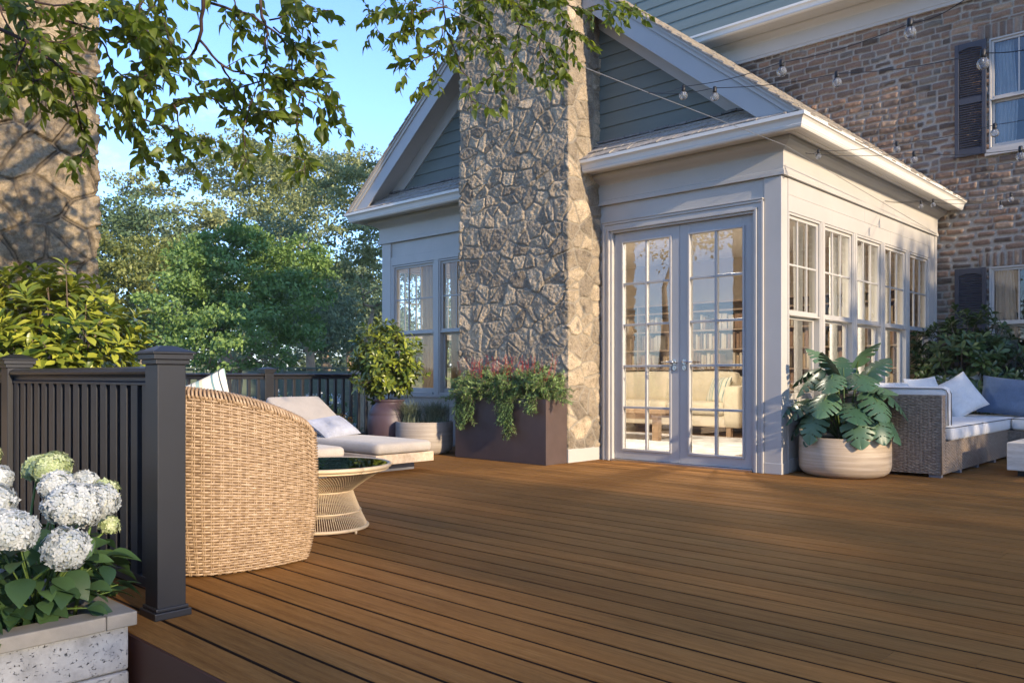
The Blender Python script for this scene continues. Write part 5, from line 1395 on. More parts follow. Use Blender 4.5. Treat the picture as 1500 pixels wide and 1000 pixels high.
def curtain(p0, p1, z0, z1, mat, label, seed, rod=False, group=None):
    n = 60; V = []; F = []; p0 = Vector((*p0, 0)); p1 = Vector((*p1, 0)); d = p1-p0; nn = Vector((d.y, -d.x, 0)).normalized(); rs = np.random.RandomState(seed)
    ph = np.cumsum(rs.uniform(.3, .75, n))
    for zi in range(10):
        t = zi/9; z = z0+(z1-z0)*t
        for q in range(n):
            s = q/(n-1); p = p0+d*(s*(1-.10*math.sin(math.pi*t))+.05*math.sin(math.pi*t))+nn*(.03*math.sin(ph[q])*(.7+.3*t)); V.append((p.x, p.y, z))
    F = [(r*n+q, r*n+q+1, (r+1)*n+q+1, (r+1)*n+q) for r in range(9) for q in range(n-1)]
    o = np_mesh('curtain', V, F, M[mat], None, True); return tag(o, label, 'curtain', group)
curtain((-8.62, 7.42), (-8.22, 7.42), .15, 2.42, 'curtain', 'tan curtain hanging inside the leftmost bay window', 1)
curtain((-8.06, 7.42), (-7.45, 7.42), .15, 2.42, 'curtain', 'tan curtain hanging inside the bay window next to the stone chimney', 2)
for k, (a, c) in enumerate(((8.04, 8.18), (8.94, 9.08), (9.76, 9.90), (10.62, 10.74), (11.26, 11.42))):
    curtain((-3.60, a), (-3.60, c), .3, 2.42, 'curtain_w', ['white curtain behind the second side window from the corner post', 'white curtain behind the third side window from the corner post', 'white curtain behind the fourth side window from the corner post', 'white curtain between the two farthest side windows', 'white curtain at the side window nearest the brick wall'][k], 10+k)

def ceiling_lamp(x, y, label):
    root = empty('ceiling_lamp', (x, y, 2.745), label, 'lamp', 'ceiling lamps in the sunroom')
    m = MB(); m.lathe([(0, -.02), (.10, -.02), (.11, -.01), (.11, 0), (0, 0)], 32, (x, y, 2.744)); m.build('housing', M['gutter'], root)
    e = MB(); e.lathe([(0, -.026), (.085, -.026), (.085, -.021), (0, -.021)], 32, (x, y, 2.744)); mt, nt_, b_ = nodes_of('lamp_diffuser'); b_.inputs['Emission Color'].default_value = (1, .78, .5, 1); b_.inputs['Emission Strength'].default_value = 6
    e.build('diffuser', mt, root)
    ld = bpy.data.lights.new('lamp_glow', 'AREA'); ld.shape = 'DISK'; ld.size = .2; ld.energy = 42; ld.color = (1, .87, .70); ld.spread = R(170)
    lo = bpy.data.objects.new('lamp_glow', ld); col.objects.link(lo); lo.parent = root; lo.location = (0, 0, -.035)
ceiling_lamp(-6.6, 8.5, 'round lit ceiling lamp inside the sunroom nearer the bay')
ceiling_lamp(-4.6, 8.4, 'round lit ceiling lamp inside the sunroom nearer the side windows')
# ------------------------------------------------------------------ trees
def tree(label, base, trunk_h, r0, blobs, n_cl, per, leaf, lmat, seed, bark='bark_far', cl_r=.55, flat=.6, tmpl=DIAMOND, group=None, name='tree', vis_limb=True, droop=0., rootless=False, forks=3):
    rs = np.random.RandomState(seed); B = np.array(base, float)
    root = empty(name, base, label, 'tree', group)
    C = []
    for k in range(n_cl):
        bl = blobs[rs.randint(len(blobs))] if len(blobs[0]) < 7 else blobs[rs.choice(len(blobs), p=np.array([q[6] for q in blobs])/sum(q[6] for q in blobs))]
        v = rdir(rs, 1)[0]; rr = (.35+.65*rs.rand()**.5)*(1+.25*(rs.rand()-.5))
        C.append(np.array(bl[:3])+v*rr*np.array(bl[3:6]))
    C = np.array(C)
    st = MB(); nodes = []      # (pos, radius)
    top = B+np.array([rs.normal()*.1*trunk_h, rs.normal()*.1*trunk_h, trunk_h])
    pts = [B+(top-B)*t+np.array([math.sin(t*5+seed), math.cos(t*4+seed), 0])*.04*trunk_h*t for t in np.linspace(0, 1, 7)]
    st.tube(pts, [r0*(1.25 if i == 0 else 1)*(1-.35*i/6) for i in range(7)], 9)
    nodes = [(pts[i], r0*(1-.35*i/6)) for i in range(3, 7)]
    cen = C.mean(0)
    order = np.argsort(np.linalg.norm(C-top, axis=1))
    for k in order:
        c = C[k]; best = None
        for (p, r) in nodes:
            dd = np.linalg.norm(c-p); pen = dd+ (.9*max(0, p[2]-c[2]))
            if best is None or pen < best[0]: best = (pen, p, r, dd)
        _, p, r, dd = best
        r1 = min(r*.72, .012+.018*dd+.02*r0/.2); mid = (p+c)/2+rs.normal(size=3)*dd*.10+np.array([0, 0, dd*.06])
        r1 = min(r1*1.5, r*.78)
        if r1 > .004: st.tube([p, mid, c], [r1, r1*.75, r1*.4], 5)
        nodes.append((mid, r1*.8)); nodes.append((c, r1*.55))
    st.build('trunk', M[bark], root)
    n = n_cl*per; ci = np.repeat(np.arange(n_cl), per); rad = cl_r*rs.uniform(.6, 1.3, n_cl)
    off = rdir(rs, n)*(rs.rand(n)**.45)[:, None]*rad[ci][:, None]*np.array([1, 1, flat])
    P = C[ci]+off; out = P-cen; out /= np.linalg.norm(out, axis=1, keepdims=True)+1e-6
    D = rdir(rs, n)*.8+out*.4+np.array([0, 0, -droop]); N = rdir(rs, n)*.7+np.array([0, 0, .9])+out*.3
    crnd = rs.rand(n_cl)
    rnd = np.clip(.55*rs.rand(n)+.45*crnd[ci], 0, 1)
    scatter('crown', tmpl, P, D, N, rs.uniform(leaf*.7, leaf*1.25, n), M[lmat], root, rnd, smooth=False)
    return root
M['lf_a'] = mat_leaf('olive_leaves', (.12, .155, .05), (.42, .44, .17), .55, .25, (.25, .3, .1))
M['lf_b'] = mat_leaf('maple_leaves', (.09, .17, .045), (.32, .46, .12), .5, .28, (.2, .4, .06))
M['lf_c'] = mat_leaf('yellow_green_leaves', (.10, .13, .03), (.32, .34, .10), .5, .25, (.4, .42, .06))
M['lf_d'] = mat_leaf('dark_wood_leaves', (.06, .11, .045), (.20, .28, .12), .6, .2, (.1, .18, .07))
M['lf_e'] = mat_leaf('blue_green_leaves', (.10, .15, .07), (.30, .37, .19), .6, .2, (.15, .22, .12))
def P3(x, y, d): return tuple(px(x, y, d))
def blob(x, y, d, rx, rz, w_=1): p = px(x, y, d); return (p.x, p.y, p.z, rx, rx, rz, w_)
def gbase(x, d): p = px(x, 551, d); return (p.x, p.y, GZ-.1)
GT = 'trees standing beyond the deck railing'
tree('tall spreading olive green tree with layered crown, rising highest behind the left of the deck', gbase(335, 29), 3.6, .30,
     [blob(300, 235, 29, 2.3, .9, 1.3), blob(215, 270, 29, 1.4, .5, .6), blob(400, 240, 30, 1.9, .9, 1), blob(245, 330, 28, 2.1, .8, 1), blob(350, 320, 29, 1.9, .8, 1), blob(430, 290, 30, 1.5, .8, .8), blob(180, 330, 28, 1.2, .7, .5), blob(300, 400, 28, 2.6, 1.0, 1)], 250, 66, .14, 'lf_a', 11, cl_r=.50, flat=.36, group=GT)
tree('leaning multi-limbed olive tree just left of the sunroom eave', gbase(545, 23), 1.9, .30,
     [blob(545, 270, 24, .9, .7, .6), blob(475, 310, 23, 1.2, .7, 1), blob(535, 350, 22.5, 1.1, .6, 1), blob(560, 420, 22, .8, .6, .5), blob(480, 250, 25, .8, .6, .6), blob(500, 390, 23, .9, .45, .7), blob(590, 300, 24, 1.2, .9, .8)], 165, 62, .115, 'lf_a', 12, cl_r=.40, flat=.42, group=GT)
tree('broad fresh green maple nearest behind the far railing', gbase(345, 17), 1.6, .16,
     [blob(345, 400, 17, 1.35, .9, 1.2), blob(270, 450, 16.5, .9, .75, .8), blob(420, 440, 17, .95, .85, .9), blob(350, 490, 16, 1.6, .7, 1.2), blob(440, 385, 18, .7, .55, .5), blob(300, 380, 17, .7, .5, .5), blob(360, 345, 17.5, .5, .3, .3)], 300, 100, .09, 'lf_b', 13, cl_r=.31, flat=.45, group=GT)
tree('yellow green sunlit tree at the left between the stone chimney and the maple', gbase(185, 21), 2.0, .16,
     [blob(175, 400, 21, 1.0, .9, 1), blob(215, 490, 20, 1.0, .55, .8), blob(160, 470, 20, .9, .8, .8), blob(235, 380, 22, .6, .5, .4)], 170, 110, .11, 'lf_c', 14, cl_r=.36, flat=.5, group=GT)
tree('dark rounded tree right of the left stone chimney', gbase(205, 25), 2.2, .2,
     [blob(205, 350, 26, 1.8, 1.3, 1), blob(160, 340, 25, 1.2, 1.1, .8), blob(250, 430, 26, 1.5, 1.2, .8)], 120, 90, .13, 'lf_d', 15, cl_r=.5, flat=.6, group=GT)
tree('bluish green tree low behind the leaning olive tree', gbase(515, 31), 2.5, .2,
     [blob(470, 430, 31, 1.8, 1.5, 1), blob(540, 470, 30, 1.6, 1.3, 1), blob(510, 400, 33, 1.4, 1.3, .7), blob(600, 430, 33, 2.2, 2, 1)], 200, 100, .15, 'lf_e', 16, cl_r=.55, flat=.7, group=GT)
tree('dark tree filling the gap right of the maple', gbase(450, 27), 2.8, .2,
     [blob(450, 450, 27, 1.6, 1.2, 1), blob(410, 360, 28, 1.6, 1.2, 1), blob(480, 490, 27, 1.3, .8, .6)], 100, 90, .13, 'lf_e', 17, cl_r=.5, flat=.7, group=GT)
tree('pale olive tree far back, only its top seen over the others', gbase(480, 40), 4, .3,
     [blob(430, 255, 40, 2.6, 1.6, 1), blob(520, 270, 42, 2.6, 1.6, 1), blob(360, 260, 40, 2.4, 1.4, .8), blob(400, 330, 40, 3, 2, .8)], 200, 90, .19, 'lf_a', 18, cl_r=.8, flat=.5, group=GT)
# the wood closing the view behind
def wood():
    rs = np.random.RandomState(33); P = []; 
    nC = 1300; C = []
    for k in range(nC):
        a = rs.uniform(-.75, .10); d = rs.uniform(38, 60); top = 6.5+2.2*math.sin(a*13)+1.4*math.sin(a*31+2)-(2.0 if a < -.45 else 0)
        z = rs.rand()**1.35*top
        p = Vector((AX*a*d-AS*d, AS*a*d+AX*d, z*d/48)); C.append(tuple(p))
    C = np.array(C); per = 38; ci = np.repeat(np.arange(nC), per); n = len(ci)
    off = rdir(rs, n)*(rs.rand(n)**.4)[:, None]*1.1*np.array([1, 1, .7]); P = C[ci]+off
    D = rdir(rs, n); N = rdir(rs, n)*.7+np.array([0, 0, .9]); cr_ = rs.rand(nC)
    o = scatter('distant_wood', DIAMOND, P, D, N, rs.uniform(.25, .5, n), M['lf_e'], None, np.clip(.5*rs.rand(n)+.5*cr_[ci], 0, 1), smooth=False)
    tag(o, 'distant wood closing the view behind the garden trees', 'wood', kind='stuff')
wood()
# trees to the sunny side and behind the viewpoint: they shade the place and show in the panes
def round_tree(label, x, y, tz, seed, n_cl, per, leaf, mat, R_, RZ, zc, group='trees around the garden', cl=.7):
    return tree(label, (x, y, GZ), tz, .2, [(x, y, zc, R_, R_, RZ, 1), (x+R_*.5, y-R_*.3, zc+RZ*.5, R_*.6, R_*.6, RZ*.6, .6), (x-R_*.4, y+R_*.4, zc+RZ*.3, R_*.6, R_*.6, RZ*.6, .6)], n_cl, per, leaf, mat, seed, cl_r=cl, flat=.6, group=group)
round_tree('rounded tree on the sunny side level with the sofa', 10.5, 9.5, 2.2, 51, 170, 60, .22, 'lf_b', 2.9, 1.9, 4.6)
round_tree('rounded tree on the sunny side level with the coffee table', 13.0, 14.5, 2.2, 52, 130, 60, .24, 'lf_b', 3.4, 2.6, 5.4)
#round_tree('thin crowned tree on the sunny side level with the tub chair', 15.0, 1.0, 3.0, 53, 60, 45, .22, 'lf_b', 4.2, 1.6, 5.0)
#round_tree('thin crowned tree on the sunny side level with the box planter', 17.0, 5.0, 3.0, 54, 36, 40, .22, 'lf_a', 3.4, 1.4, 4.0)
for k, (x, y, tz, sd_, n_, lf, mt, r_, rz, zc) in enumerate(((-13.0, -5.5, 3, 61, 90, .14, 'lf_a', 2.6, 1.4, 5.6), (5, -18, 3, 64, 150, .34, 'lf_b', 5, 3.2, 6.0))):
    round_tree(['olive tree behind the viewpoint to the left', 'green tree behind the viewpoint to the right'][k], x, y, tz, sd_, n_, 50, lf, mt, r_, rz, zc, cl=1.0)
def airy_screen():  # unseen leaf screen, added to dim and soften the sun on the deck
    rs = np.random.RandomState(18); n = 52000; y = rs.uniform(-9, 5.9, n); top = 7.3+.5*np.sin(y*1.3)+.35*np.sin(y*3.7+1)
    z = GZ+(top-GZ)*rs.rand(n)**.85; P = np.stack([20+rs.normal(size=n)*.9, y, z], 1)
    root = empty('sun_screen', (20, -1.5, GZ), 'unseen airy screen of fine leaves added to thin the low sun on the deck', 'hedge'); m = MB()
    for k in range(16): yy = -8.5+.95*k; m.tube([(20, yy, GZ), (20.1, yy+.1, 2.5), (20, yy, 6.2)], [.07, .05, .02], 6)
    m.build('stem', M['bark'], root)
    scatter('foliage', DIAMOND, P, rdir(rs, n), rdir(rs, n)*.7+np.array([.5, 0, .4]), rs.uniform(.09, .16, n), M['lf_b'], root, rs=rs, smooth=False)
airy_screen()
# clipped hedge seen only in the panes
def hedge():
    rs = np.random.RandomState(8); n = 26000; P = np.stack([rs.uniform(-40, 12, n), rs.uniform(-15.2, -13.8, n), GZ+rs.rand(n)**.7*1.9], 1)
    o = scatter('hedge', DIAMOND, P, rdir(rs, n), rdir(rs, n)*.7+np.array([0, 0, .8]), rs.uniform(.14, .26, n), M['lf_d'], None, rs=rs, smooth=False); tag(o, 'tall dark hedge across the garden behind the viewpoint', 'hedge')
hedge()

# ------------------------------------------------------------------ green board fence
fn = empty('board_fence', px(420, 560, 26), 'low green board fence across the far lawn', 'fence')
A_ = px(60, 551, 25.5); A_.z = 0; B_ = px(790, 551, 27.5); B_.z = 0; d_ = (B_-A_); ln = d_.length; d_.normalize(); nn_ = Vector((d_.y, -d_.x, 0)); ztop = 1.16
def fbox(mb, u0, u1, n0, n1, z0, z1):
    vs = [A_+d_*u+nn_*n+Vector((0, 0, z)) for z in (z0, z1) for n in (n0, n1) for u in (u0, u1)]; mb.add(vs, [(0, 2, 3, 1), (4, 5, 7, 6), (0, 1, 5, 4), (2, 6, 7, 3), (0, 4, 6, 2), (1, 3, 7, 5)])
k = 0; u = 0
while u < ln-.5:
    m = MB(); fbox(m, u, u+.12, -.06, .06, GZ-.1, ztop+.08); fbox(m, u-.02, u+.14, -.08, .08, ztop+.08, ztop+.11); m.build('post', M['fence'], fn)
    m = MB(); e = min(u+2.4, ln)
    for q in range(10): fbox(m, u+.125, e-.005, -.012+.006*(q % 2), .012+.006*(q % 2), GZ+.05+.165*q, GZ+.05+.165*q+.162)
    fbox(m, u+.125, e-.005, -.04, .04, ztop-.02, ztop+.03); m.build('board_panel', M['fence'], fn); u += 2.4

# ------------------------------------------------------------------ blossom bed beyond the far railing
def shrub(label, x, y, z, rx, rz, seed, n, fl, group, lmat='lf_d', fmat='lf_white', ls=.07):
    rs = np.random.RandomState(seed); root = empty('flowering_shrub', (x, y, GZ), label, 'shrub', group)
    st = MB()
    for k in range(9): 
        a = rs.uniform(0, 6.28); st.tube([(x, y, GZ), (x+rx*.4*math.cos(a), y+rx*.4*math.sin(a), (z+GZ)/2), (x+rx*.7*math.cos(a), y+rx*.7*math.sin(a), z)], [.012, .008, .004], 5)
    st.build('stem', M['twig'], root)
    v = rdir(rs, n); P = np.array([x, y, z])+v*(rs.rand(n)**.33)[:, None]*np.array([rx, rx, rz])
    scatter('foliage', DIAMOND, P, rdir(rs, n)+v*.5, rdir(rs, n)*.6+np.array([0, 0, .9]), rs.uniform(ls*.7, ls*1.4, n), M[lmat], root, rs=rs, smooth=False)
    m = fl; v = rdir(rs, 400); v = v[v[:, 2] > -.2][:m]; cc = np.array([x, y, z])+v*np.array([rx, rx, rz])*1.02; q = 26; ci = np.repeat(np.arange(len(cc)), q); n2 = len(ci)
    P = cc[ci]+rdir(rs, n2)*(rs.rand(n2)**.4)[:, None]*.055
    scatter('blossom', DIAMOND, P, rdir(rs, n2), rdir(rs, n2)+np.array([0, 0, .6]), rs.uniform(.022, .04, n2), M[fmat], root, rs=rs, smooth=False)
    return root
nmz = ['first', 'second', 'third', 'fourth', 'fifth', 'sixth']
for k in range(6):
    shrub('white blossoming shrub below the far railing, %s counted from the sunroom' % nmz[k], -10.3+.35*(k % 2), 6.9-.95*k, .02+.06*(k % 3), .62, .60, 70+k, 1500, 34, 'white shrubs beyond the far railing', 'lf_d')
shrub('orange flowering plant behind the raised lounger back', -9.0, 6.35, .10, .16, .28, 81, 260, 14, None, 'lf_c', 'orange_petal', .05)

# ------------------------------------------------------------------ the tree overhead
ot = empty('overhanging_tree', (-1.9, -3.2, GZ), 'tree whose leafy branches hang into the top of the view', 'tree')
rs = np.random.RandomState(77)
st = MB(); fork = Vector((-1.95, -3.0, 2.9))
st.tube([(-1.9, -3.2, GZ), (-1.86, -3.18, .4), (-1.92, -3.1, 1.6), fork, (-1.9, -2.9, 4.2), (-1.8, -2.7, 5.5)], [.24, .19, .17, .15, .10, .05], 12)
L1 = [fork, px(60, -330, 2.2), px(120, -240, 3.1), px(230, -150, 3.8), px(400, -170, 4.2), px(560, -160, 4.4)]
L2 = [fork, px(900, -700, 1.9), px(760, -420, 2.7), px(720, -230, 3.5), px(740, -130, 4.3), px(840, -120, 5.0)]
L3 = [fork, px(-300, -330, 1.9), px(-180, -120, 3.0), px(-90, -30, 3.6), px(-60, 60, 4.0)]
L4 = [Vector((-1.9, -2.9, 4.2)), Vector((-3.2, -2.0, 5.0)), Vector((-4.6, -.6, 5.2))]
nodes_ = []
for LL, r in ((L1, .06), (L2, .06), (L3, .045), (L4, .05)):
    # smooth
    q, n_ = [], len(LL)
    for i in range(n_-1):
        for t in np.linspace(0, 1, 5, endpoint=False): q.append(LL[i].lerp(LL[i+1], t)+Vector(rs.normal(size=3)*.02))
    q.append(LL[-1]); st.tube(q, list(np.linspace(r, r*.3, len(q))), 8); nodes_ += [(p, r) for p in q[4:]]
BR = [
 ([(300, -60), (299, 0), (292, 60), (280, 82), (262, 90), (238, 102), (215, 125), (190, 142)], 3.3, .007, 3, .3),
 ([(292, 60), (330, 100), (375, 128), (395, 152)], 3.3, .005, 2, .2), ([(325, 95), (338, 120), (345, 160)], 3.3, .004, 1, .5),
 ([(372, -60), (380, 0), (390, 50), (389, 100), (380, 130), (368, 165)], 3.4, .006, 3, .35),
 ([(300, 0), (340, 15), (372, 25), (408, 50), (428, 80), (427, 120), (440, 150), (465, 170), (478, 205)], 3.4, .005, 7, 1),
 ([(440, 150), (436, 200), (444, 240), (447, 272)], 3.4, .003, 4, 1), ([(368, 160), (356, 200), (358, 235), (358, 262)], 3.35, .003, 4, 1),
 ([(-40, 30), (40, 60), (90, 100), (130, 130), (170, 165), (215, 190), (260, 208), (300, 222)], 3.2, .006, 12, 1.1),
 ([(-30, 10), (60, 20), (130, 40), (190, 50), (245, 62)], 3.2, .006, 12, 1.2), ([(-10, 85), (50, 110), (75, 150), (85, 178)], 3.1, .004, 7, 1),
 ([(90, 100), (110, 160), (125, 225), (118, 258)], 3.2, .004, 7, 1), ([(170, 165), (200, 205), (218, 245)], 3.25, .003, 6, 1), ([(255, 170), (265, 205), (252, 240)], 3.3, .003, 5, 1),
 ([(40, 60), (18, 110), (8, 155)], 3.0, .003, 6, 1), ([(130, -30), (170, 0), (190, 30), (240, 60), (270, 95)], 3.15, .004, 9, 1), ([(395, 30), (440, 15), (480, 18), (500, 30)], 3.5, .003, 5, .9),
 ([(-20, -10), (60, 5), (130, 12), (200, 20)], 3.0, .004, 12, 1.1), ([(230, -20), (240, 30), (252, 70)], 3.2, .003, 6, 1),
 ([(380, 132), (340, 148), (300, 152), (262, 162), (228, 175)], 3.4, .003, 9, 1), ([(388, 100), (420, 120), (455, 118), (478, 128)], 3.45, .003, 6, 1), ([(400, 40), (430, 62), (468, 78)], 3.45, .003, 5, 1),
 ([(440, 140), (462, 132), (480, 150), (484, 175)], 3.5, .003, 6, 1), ([(150, 60), (165, 100), (190, 130), (200, 170)], 3.2, .003, 9, 1), ([(20, 0), (40, 40), (70, 60), (100, 62)], 3.1, .004, 10, 1),
 ([(300, 150), (330, 175), (350, 180), (390, 178), (430, 172)], 3.4, .003, 8, 1), ([(390, 175), (400, 200), (395, 215)], 3.4, .002, 3, 1), ([(60, 130), (30, 140), (5, 165)], 3.1, .003, 5, 1),
 ([(-20, 50), (30, 85), (70, 90), (120, 115)], 3.35, .004, 10, 1.2), ([(0, 10), (20, 60), (45, 105), (50, 140)], 3.2, .003, 8, 1.1), ([(160, -20), (200, 45), (235, 95), (250, 130)], 3.25, .003, 8, 1),
 ([(215, -20), (205, 20), (215, 60), (220, 100)], 3.2, .003, 6, 1), ([(340, -20), (345, 30), (362, 50)], 3.3, .003, 5, 1), ([(420, -30), (425, 0), (450, 22)], 3.4, .003, 6, 1),
 ([(652, -60), (648, -10), (652, 40), (670, 85), (685, 130), (694, 175)], 4.3, .005, 7, .9), ([(650, 10), (605, 22), (560, 18), (538, 14)], 4.3, .004, 9, 1), ([(560, 18), (548, 35), (556, 48)], 4.3, .002, 3, 1),
 ([(650, 40), (640, 80), (632, 115), (625, 145)], 4.3, .003, 5, 1), ([(642, 78), (605, 90), (582, 98)], 4.3, .003, 4, 1), ([(610, -20), (605, 20), (600, 50), (590, 52)], 4.2, .003, 8, 1),
 ([(725, -60), (740, 0), (762, 35), (798, 62), (822, 92)], 4.4, .004, 9, 1), ([(762, 35), (756, 80), (750, 100), (722, 128)], 4.4, .003, 7, 1), ([(800, -60), (812, -10), (842, 18), (878, 14), (915, 30)], 4.7, .004, 7, 1),
 ([(690, -30), (708, 20), (722, 50), (736, 85)], 4.4, .003, 8, 1), ([(790, 60), (800, 95), (796, 120)], 4.4, .002, 5, 1), ([(650, -20), (700, 0), (760, -5), (830, 0)], 4.4, .004, 10, 1), ([(812, -10), (822, 25), (840, 50)], 4.5, .003, 6, 1), ([(870, -30), (885, 0), (915, 8), (925, 18)], 4.9, .003, 5, 1), ([(660, 20), (680, 30), (700, 60), (716, 76)], 4.4, .003, 6, 1), ([(760, 10), (780, 25), (812, 40)], 4.4, .003, 6, 1)]
P = []; D = []; N = []; S = []; lk = 1.0
def leaf_at(p, d, down):
    v = np.array(d)+rs.normal(size=3)*.5+np.array([0, 0, -down*.8]); P.append(np.array(p)); D.append(v); n = rs.normal(size=3)*.6+np.array([.15, -.35, .55]); N.append(n); S.append(rs.uniform(.030, .066)*lk)
for pl_, d0, r, tw, dens in BR:
    lk = 1.22 if d0 < 3.6 else 1.0; d0 *= lk; r *= lk*1.25; pl_ = [(a_, b_-(14 if b_ > 120 else 0)) for a_, b_ in pl_]; q = []
    for i, (a, b_) in enumerate(pl_): q.append(px(a, b_, d0+.14*math.sin(i*1.7+a)))
    ns, nr_ = min(((((p-q[0]).length), p) for p, r_ in nodes_), key=lambda t: t[0])
    if pl_[0][1] <= 0 or pl_[0][0] <= 0: st.tube([nr_, (nr_+q[0])/2+Vector((0, 0, .05)), q[0]], [r*1.6, r*1.3, r], 6)
    sm = []
    for i in range(len(q)-1):
        for t in np.linspace(0, 1, 4, endpoint=False): sm.append(q[i].lerp(q[i+1], t)+Vector(rs.normal(size=3)*.004))
    sm.append(q[-1]); st.tube(sm, list(np.linspace(r, .0015, len(sm))), 6)
    tot = sum((sm[i+1]-sm[i]).length for i in range(len(sm)-1))
    def dress(pts, step, dn):
        acc = 0; side = 1
        for i in range(len(pts)-1):
            a, b_ = pts[i], pts[i+1]; dv = (b_-a); l = dv.length
            if l < 1e-6: continue
            t = -acc
            while t+step < l:
                t += step
                if rs.rand() > dn: continue
                dn_ = dv/l; s = dn_.cross(Vector((0, 0, 1))); s = s.normalized() if s.length > .1 else Vector((1, 0, 0)); side = -side
                leaf_at(a+dn_*t, s*side*.8+dn_*.6, .75)
            acc = (l-t) % step
        leaf_at(pts[-1], (pts[-1]-pts[-2]).normalized(), .3); leaf_at(pts[-1], (pts[-1]-pts[-2]).normalized(), .6)
    dress(sm[int(len(sm)*.15):], .017*lk, .74*min(1, dens))
    for k in range(int(tw*1.05)):
        i = rs.randint(int(len(sm)*.1), len(sm)-1); a = sm[i]; dv = (sm[i+1]-sm[i]).normalized() if i+1 < len(sm) else Vector((0, 0, -1))
        o_ = Vector(rs.normal(size=3)*[.5, .5, .35]); o_ += dv*.8; o_.normalize(); l = rs.uniform(.07, .20)*lk
        pts = [a, a+o_*l*.5+Vector((0, 0, .005)), a+o_*l+Vector((0, 0, -.022))]; st.tube(pts, [.0022, .0016, .001], 4); dress(pts, .018*lk, 1)
# foliage of the crown outside the view
for k in range(520):
    LL = (L1, L2, L3, L4)[rs.randint(4)]; i = rs.randint(1, len(LL)-1); a = LL[i].lerp(LL[min(i+1, len(LL)-1)], rs.rand())
    o_ = Vector(rs.normal(size=3)*[.5, .5, .3])+Vector((0, 0, .42)); q = a+o_*rs.uniform(.3, .8)
    # keep the crown clear of the view frustum
    dd = -AS*q.x+AX*q.y
    if dd > .2 and (q.z-CAM_H)/dd < .50 and abs(AX*q.x+AS*q.y)/dd < .75: continue
    if q.z < 3.0: continue
    if k % 2 == 0: st.tube([a, (a+q)/2, q], [.006, .004, .002], 4)
    for j in range(9): leaf_at(q+Vector(rs.normal(size=3)*.09), rs.normal(size=3)*.6, .4)
st.build('branch', M['twig'], ot)
scatter('foliage', LEAF6, P, D, N, S, M['lf_tree'], ot, rs=rs)

# ------------------------------------------------------------------ cable and string lights
cab = MB(); pa = px(560, -35, 3.6); pb = px(1372, 343, 10.8)
cab.tube([px(300, -180, 2.6), pa, px(745, 55, 4.6), px(950, 136, 5.65), px(1150, 213, 7.1), pb], .0028, 6)
tag(cab.build('steel_cable', M['cable']), 'thin steel cable running from the tree to the far end of the sunroom frieze', 'cable')
def strand(label, pts, bulbs, r=.0021, group='string lights over the deck'):
    """pts: photo points with distances the cord passes; bulbs: fraction along the cord, radius"""
    Q = [px(*p) for p in pts]; root = empty('string_light', Q[0], label, 'string light', group)
    c = MB(); sm = []
    for i in range(len(Q)-1):
        for t in np.linspace(0, 1, 8, endpoint=False): sm.append(Q[i].lerp(Q[i+1], t)+Vector((0, 0, -.02*math.sin(math.pi*t))))
    sm.append(Q[-1]); c.tube(sm, r, 6); c.build('cord', M['black'], root)
    for (bx, by, bd) in bulbs:
        p = px(bx, by, bd); R0 = .0255
        # hangs straight down from the cord at the same place
        m = MB(); m.lathe([(0, R0), (.006, R0+.0), (.013, R0-.003), (.020, R0*.6), (.0245, R0*.2), (R0, -R0*.05), (.0235, -R0*.5), (.016, -R0*.86), (.007, -R0*1.02), (0, -R0*1.04)][::-1], 20, tuple(p)); o = m.build('bulb', M['bulb'], root)
        s = MB(); s.lathe([(0, R0-.002), (.0115, R0-.002), (.0125, R0+.008), (.0125, R0+.030), (.009, R0+.036), (0, R0+.038)], 14, tuple(p)); s.build('socket', M['black'], o)
        f = MB(); f.tube([p+Vector((0, 0, R0)), p+Vector((0, 0, .002))], .0022, 5); f.tube([p+Vector((-.006, 0, .002)), p+Vector((0, 0, -.006)), p+Vector((.006, 0, .002))], .0006, 4); f.build('filament', M['cable'], o)
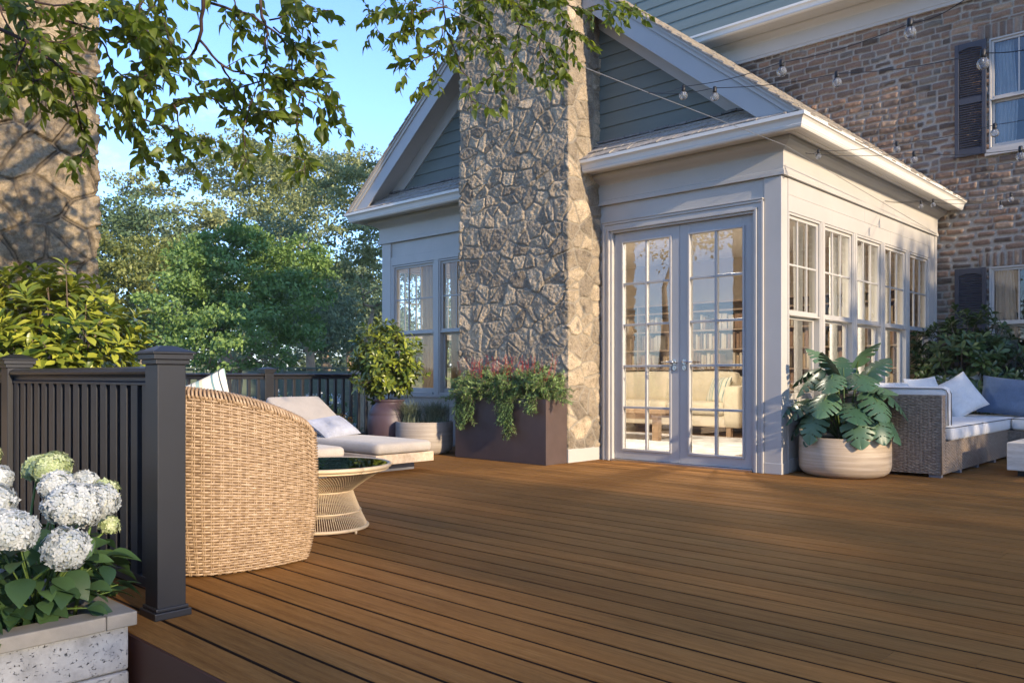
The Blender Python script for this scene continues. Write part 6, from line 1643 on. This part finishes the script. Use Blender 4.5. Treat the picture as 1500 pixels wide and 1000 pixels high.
strand('string of clear bulbs climbing highest to the right', [(950, 135, 5.65), (1001, 127, 5.05), (1145, 92, 4.25), (1333, 35, 3.55), (1420, -5, 3.3), (1560, -75, 3.0)], [(1001, 140, 5.05), (1145, 105, 4.25), (1333, 48, 3.55)])
strand('string of clear bulbs just below the highest one', [(950, 136, 5.65), (1047, 129, 5.0), (1226, 108, 4.5), (1440, 78, 3.6), (1560, 55, 3.3)], [(1047, 142, 5.0), (1226, 121, 4.5), (1440, 93, 3.6)])
strand('string of clear bulbs crossing the upper shutter', [(1180, 224, 7.4), (1199, 221, 7.3), (1314, 210, 6.2), (1457, 183, 5.2), (1580, 150, 4.6)], [(1199, 229, 7.3), (1314, 219, 6.2), (1457, 195, 5.2)])
strand('string of clear bulbs passing under the upper window sill', [(1180, 225, 7.4), (1339, 225, 6.0), (1495, 219, 5.0), (1600, 210, 4.6)], [(1339, 234, 6.0), (1495, 229, 5.0)])
strand('string of clear bulbs at the far end of the eave, the upper one', [(1296, 294, 9.4), (1349, 293, 8.8), (1365, 293, 8.6), (1480, 284, 7.4), (1600, 270, 6.6)], [(1367, 300, 8.6), (1481, 292, 7.4)])
strand('string of clear bulbs at the far end of the eave, the lower one', [(1296, 295, 9.4), (1349, 295, 9.0), (1466, 297, 7.8), (1600, 298, 6.8)], [(1349, 302, 9.0), (1466, 304, 7.8)])

# ------------------------------------------------------------------ thin evening air
b = MB(); b.box(-420, 320, -320, 420, GZ-2.5, 16)
hz = b.build('haze', None); tag(hz, 'thin pale haze lying over the garden', kind='stuff')
hm = bpy.data.materials.new('haze_air'); hm.use_nodes = True; hn = hm.node_tree; hn.nodes.clear()
pv = hn.nodes.new('ShaderNodeVolumePrincipled'); pv.inputs['Color'].default_value = (.80, .88, 1.0, 1); pv.inputs['Density'].default_value = .0008; pv.inputs['Anisotropy'].default_value = .2
ho = hn.nodes.new('ShaderNodeOutputMaterial'); hn.links.new(pv.outputs[0], ho.inputs['Volume']); hz.data.materials.append(hm)
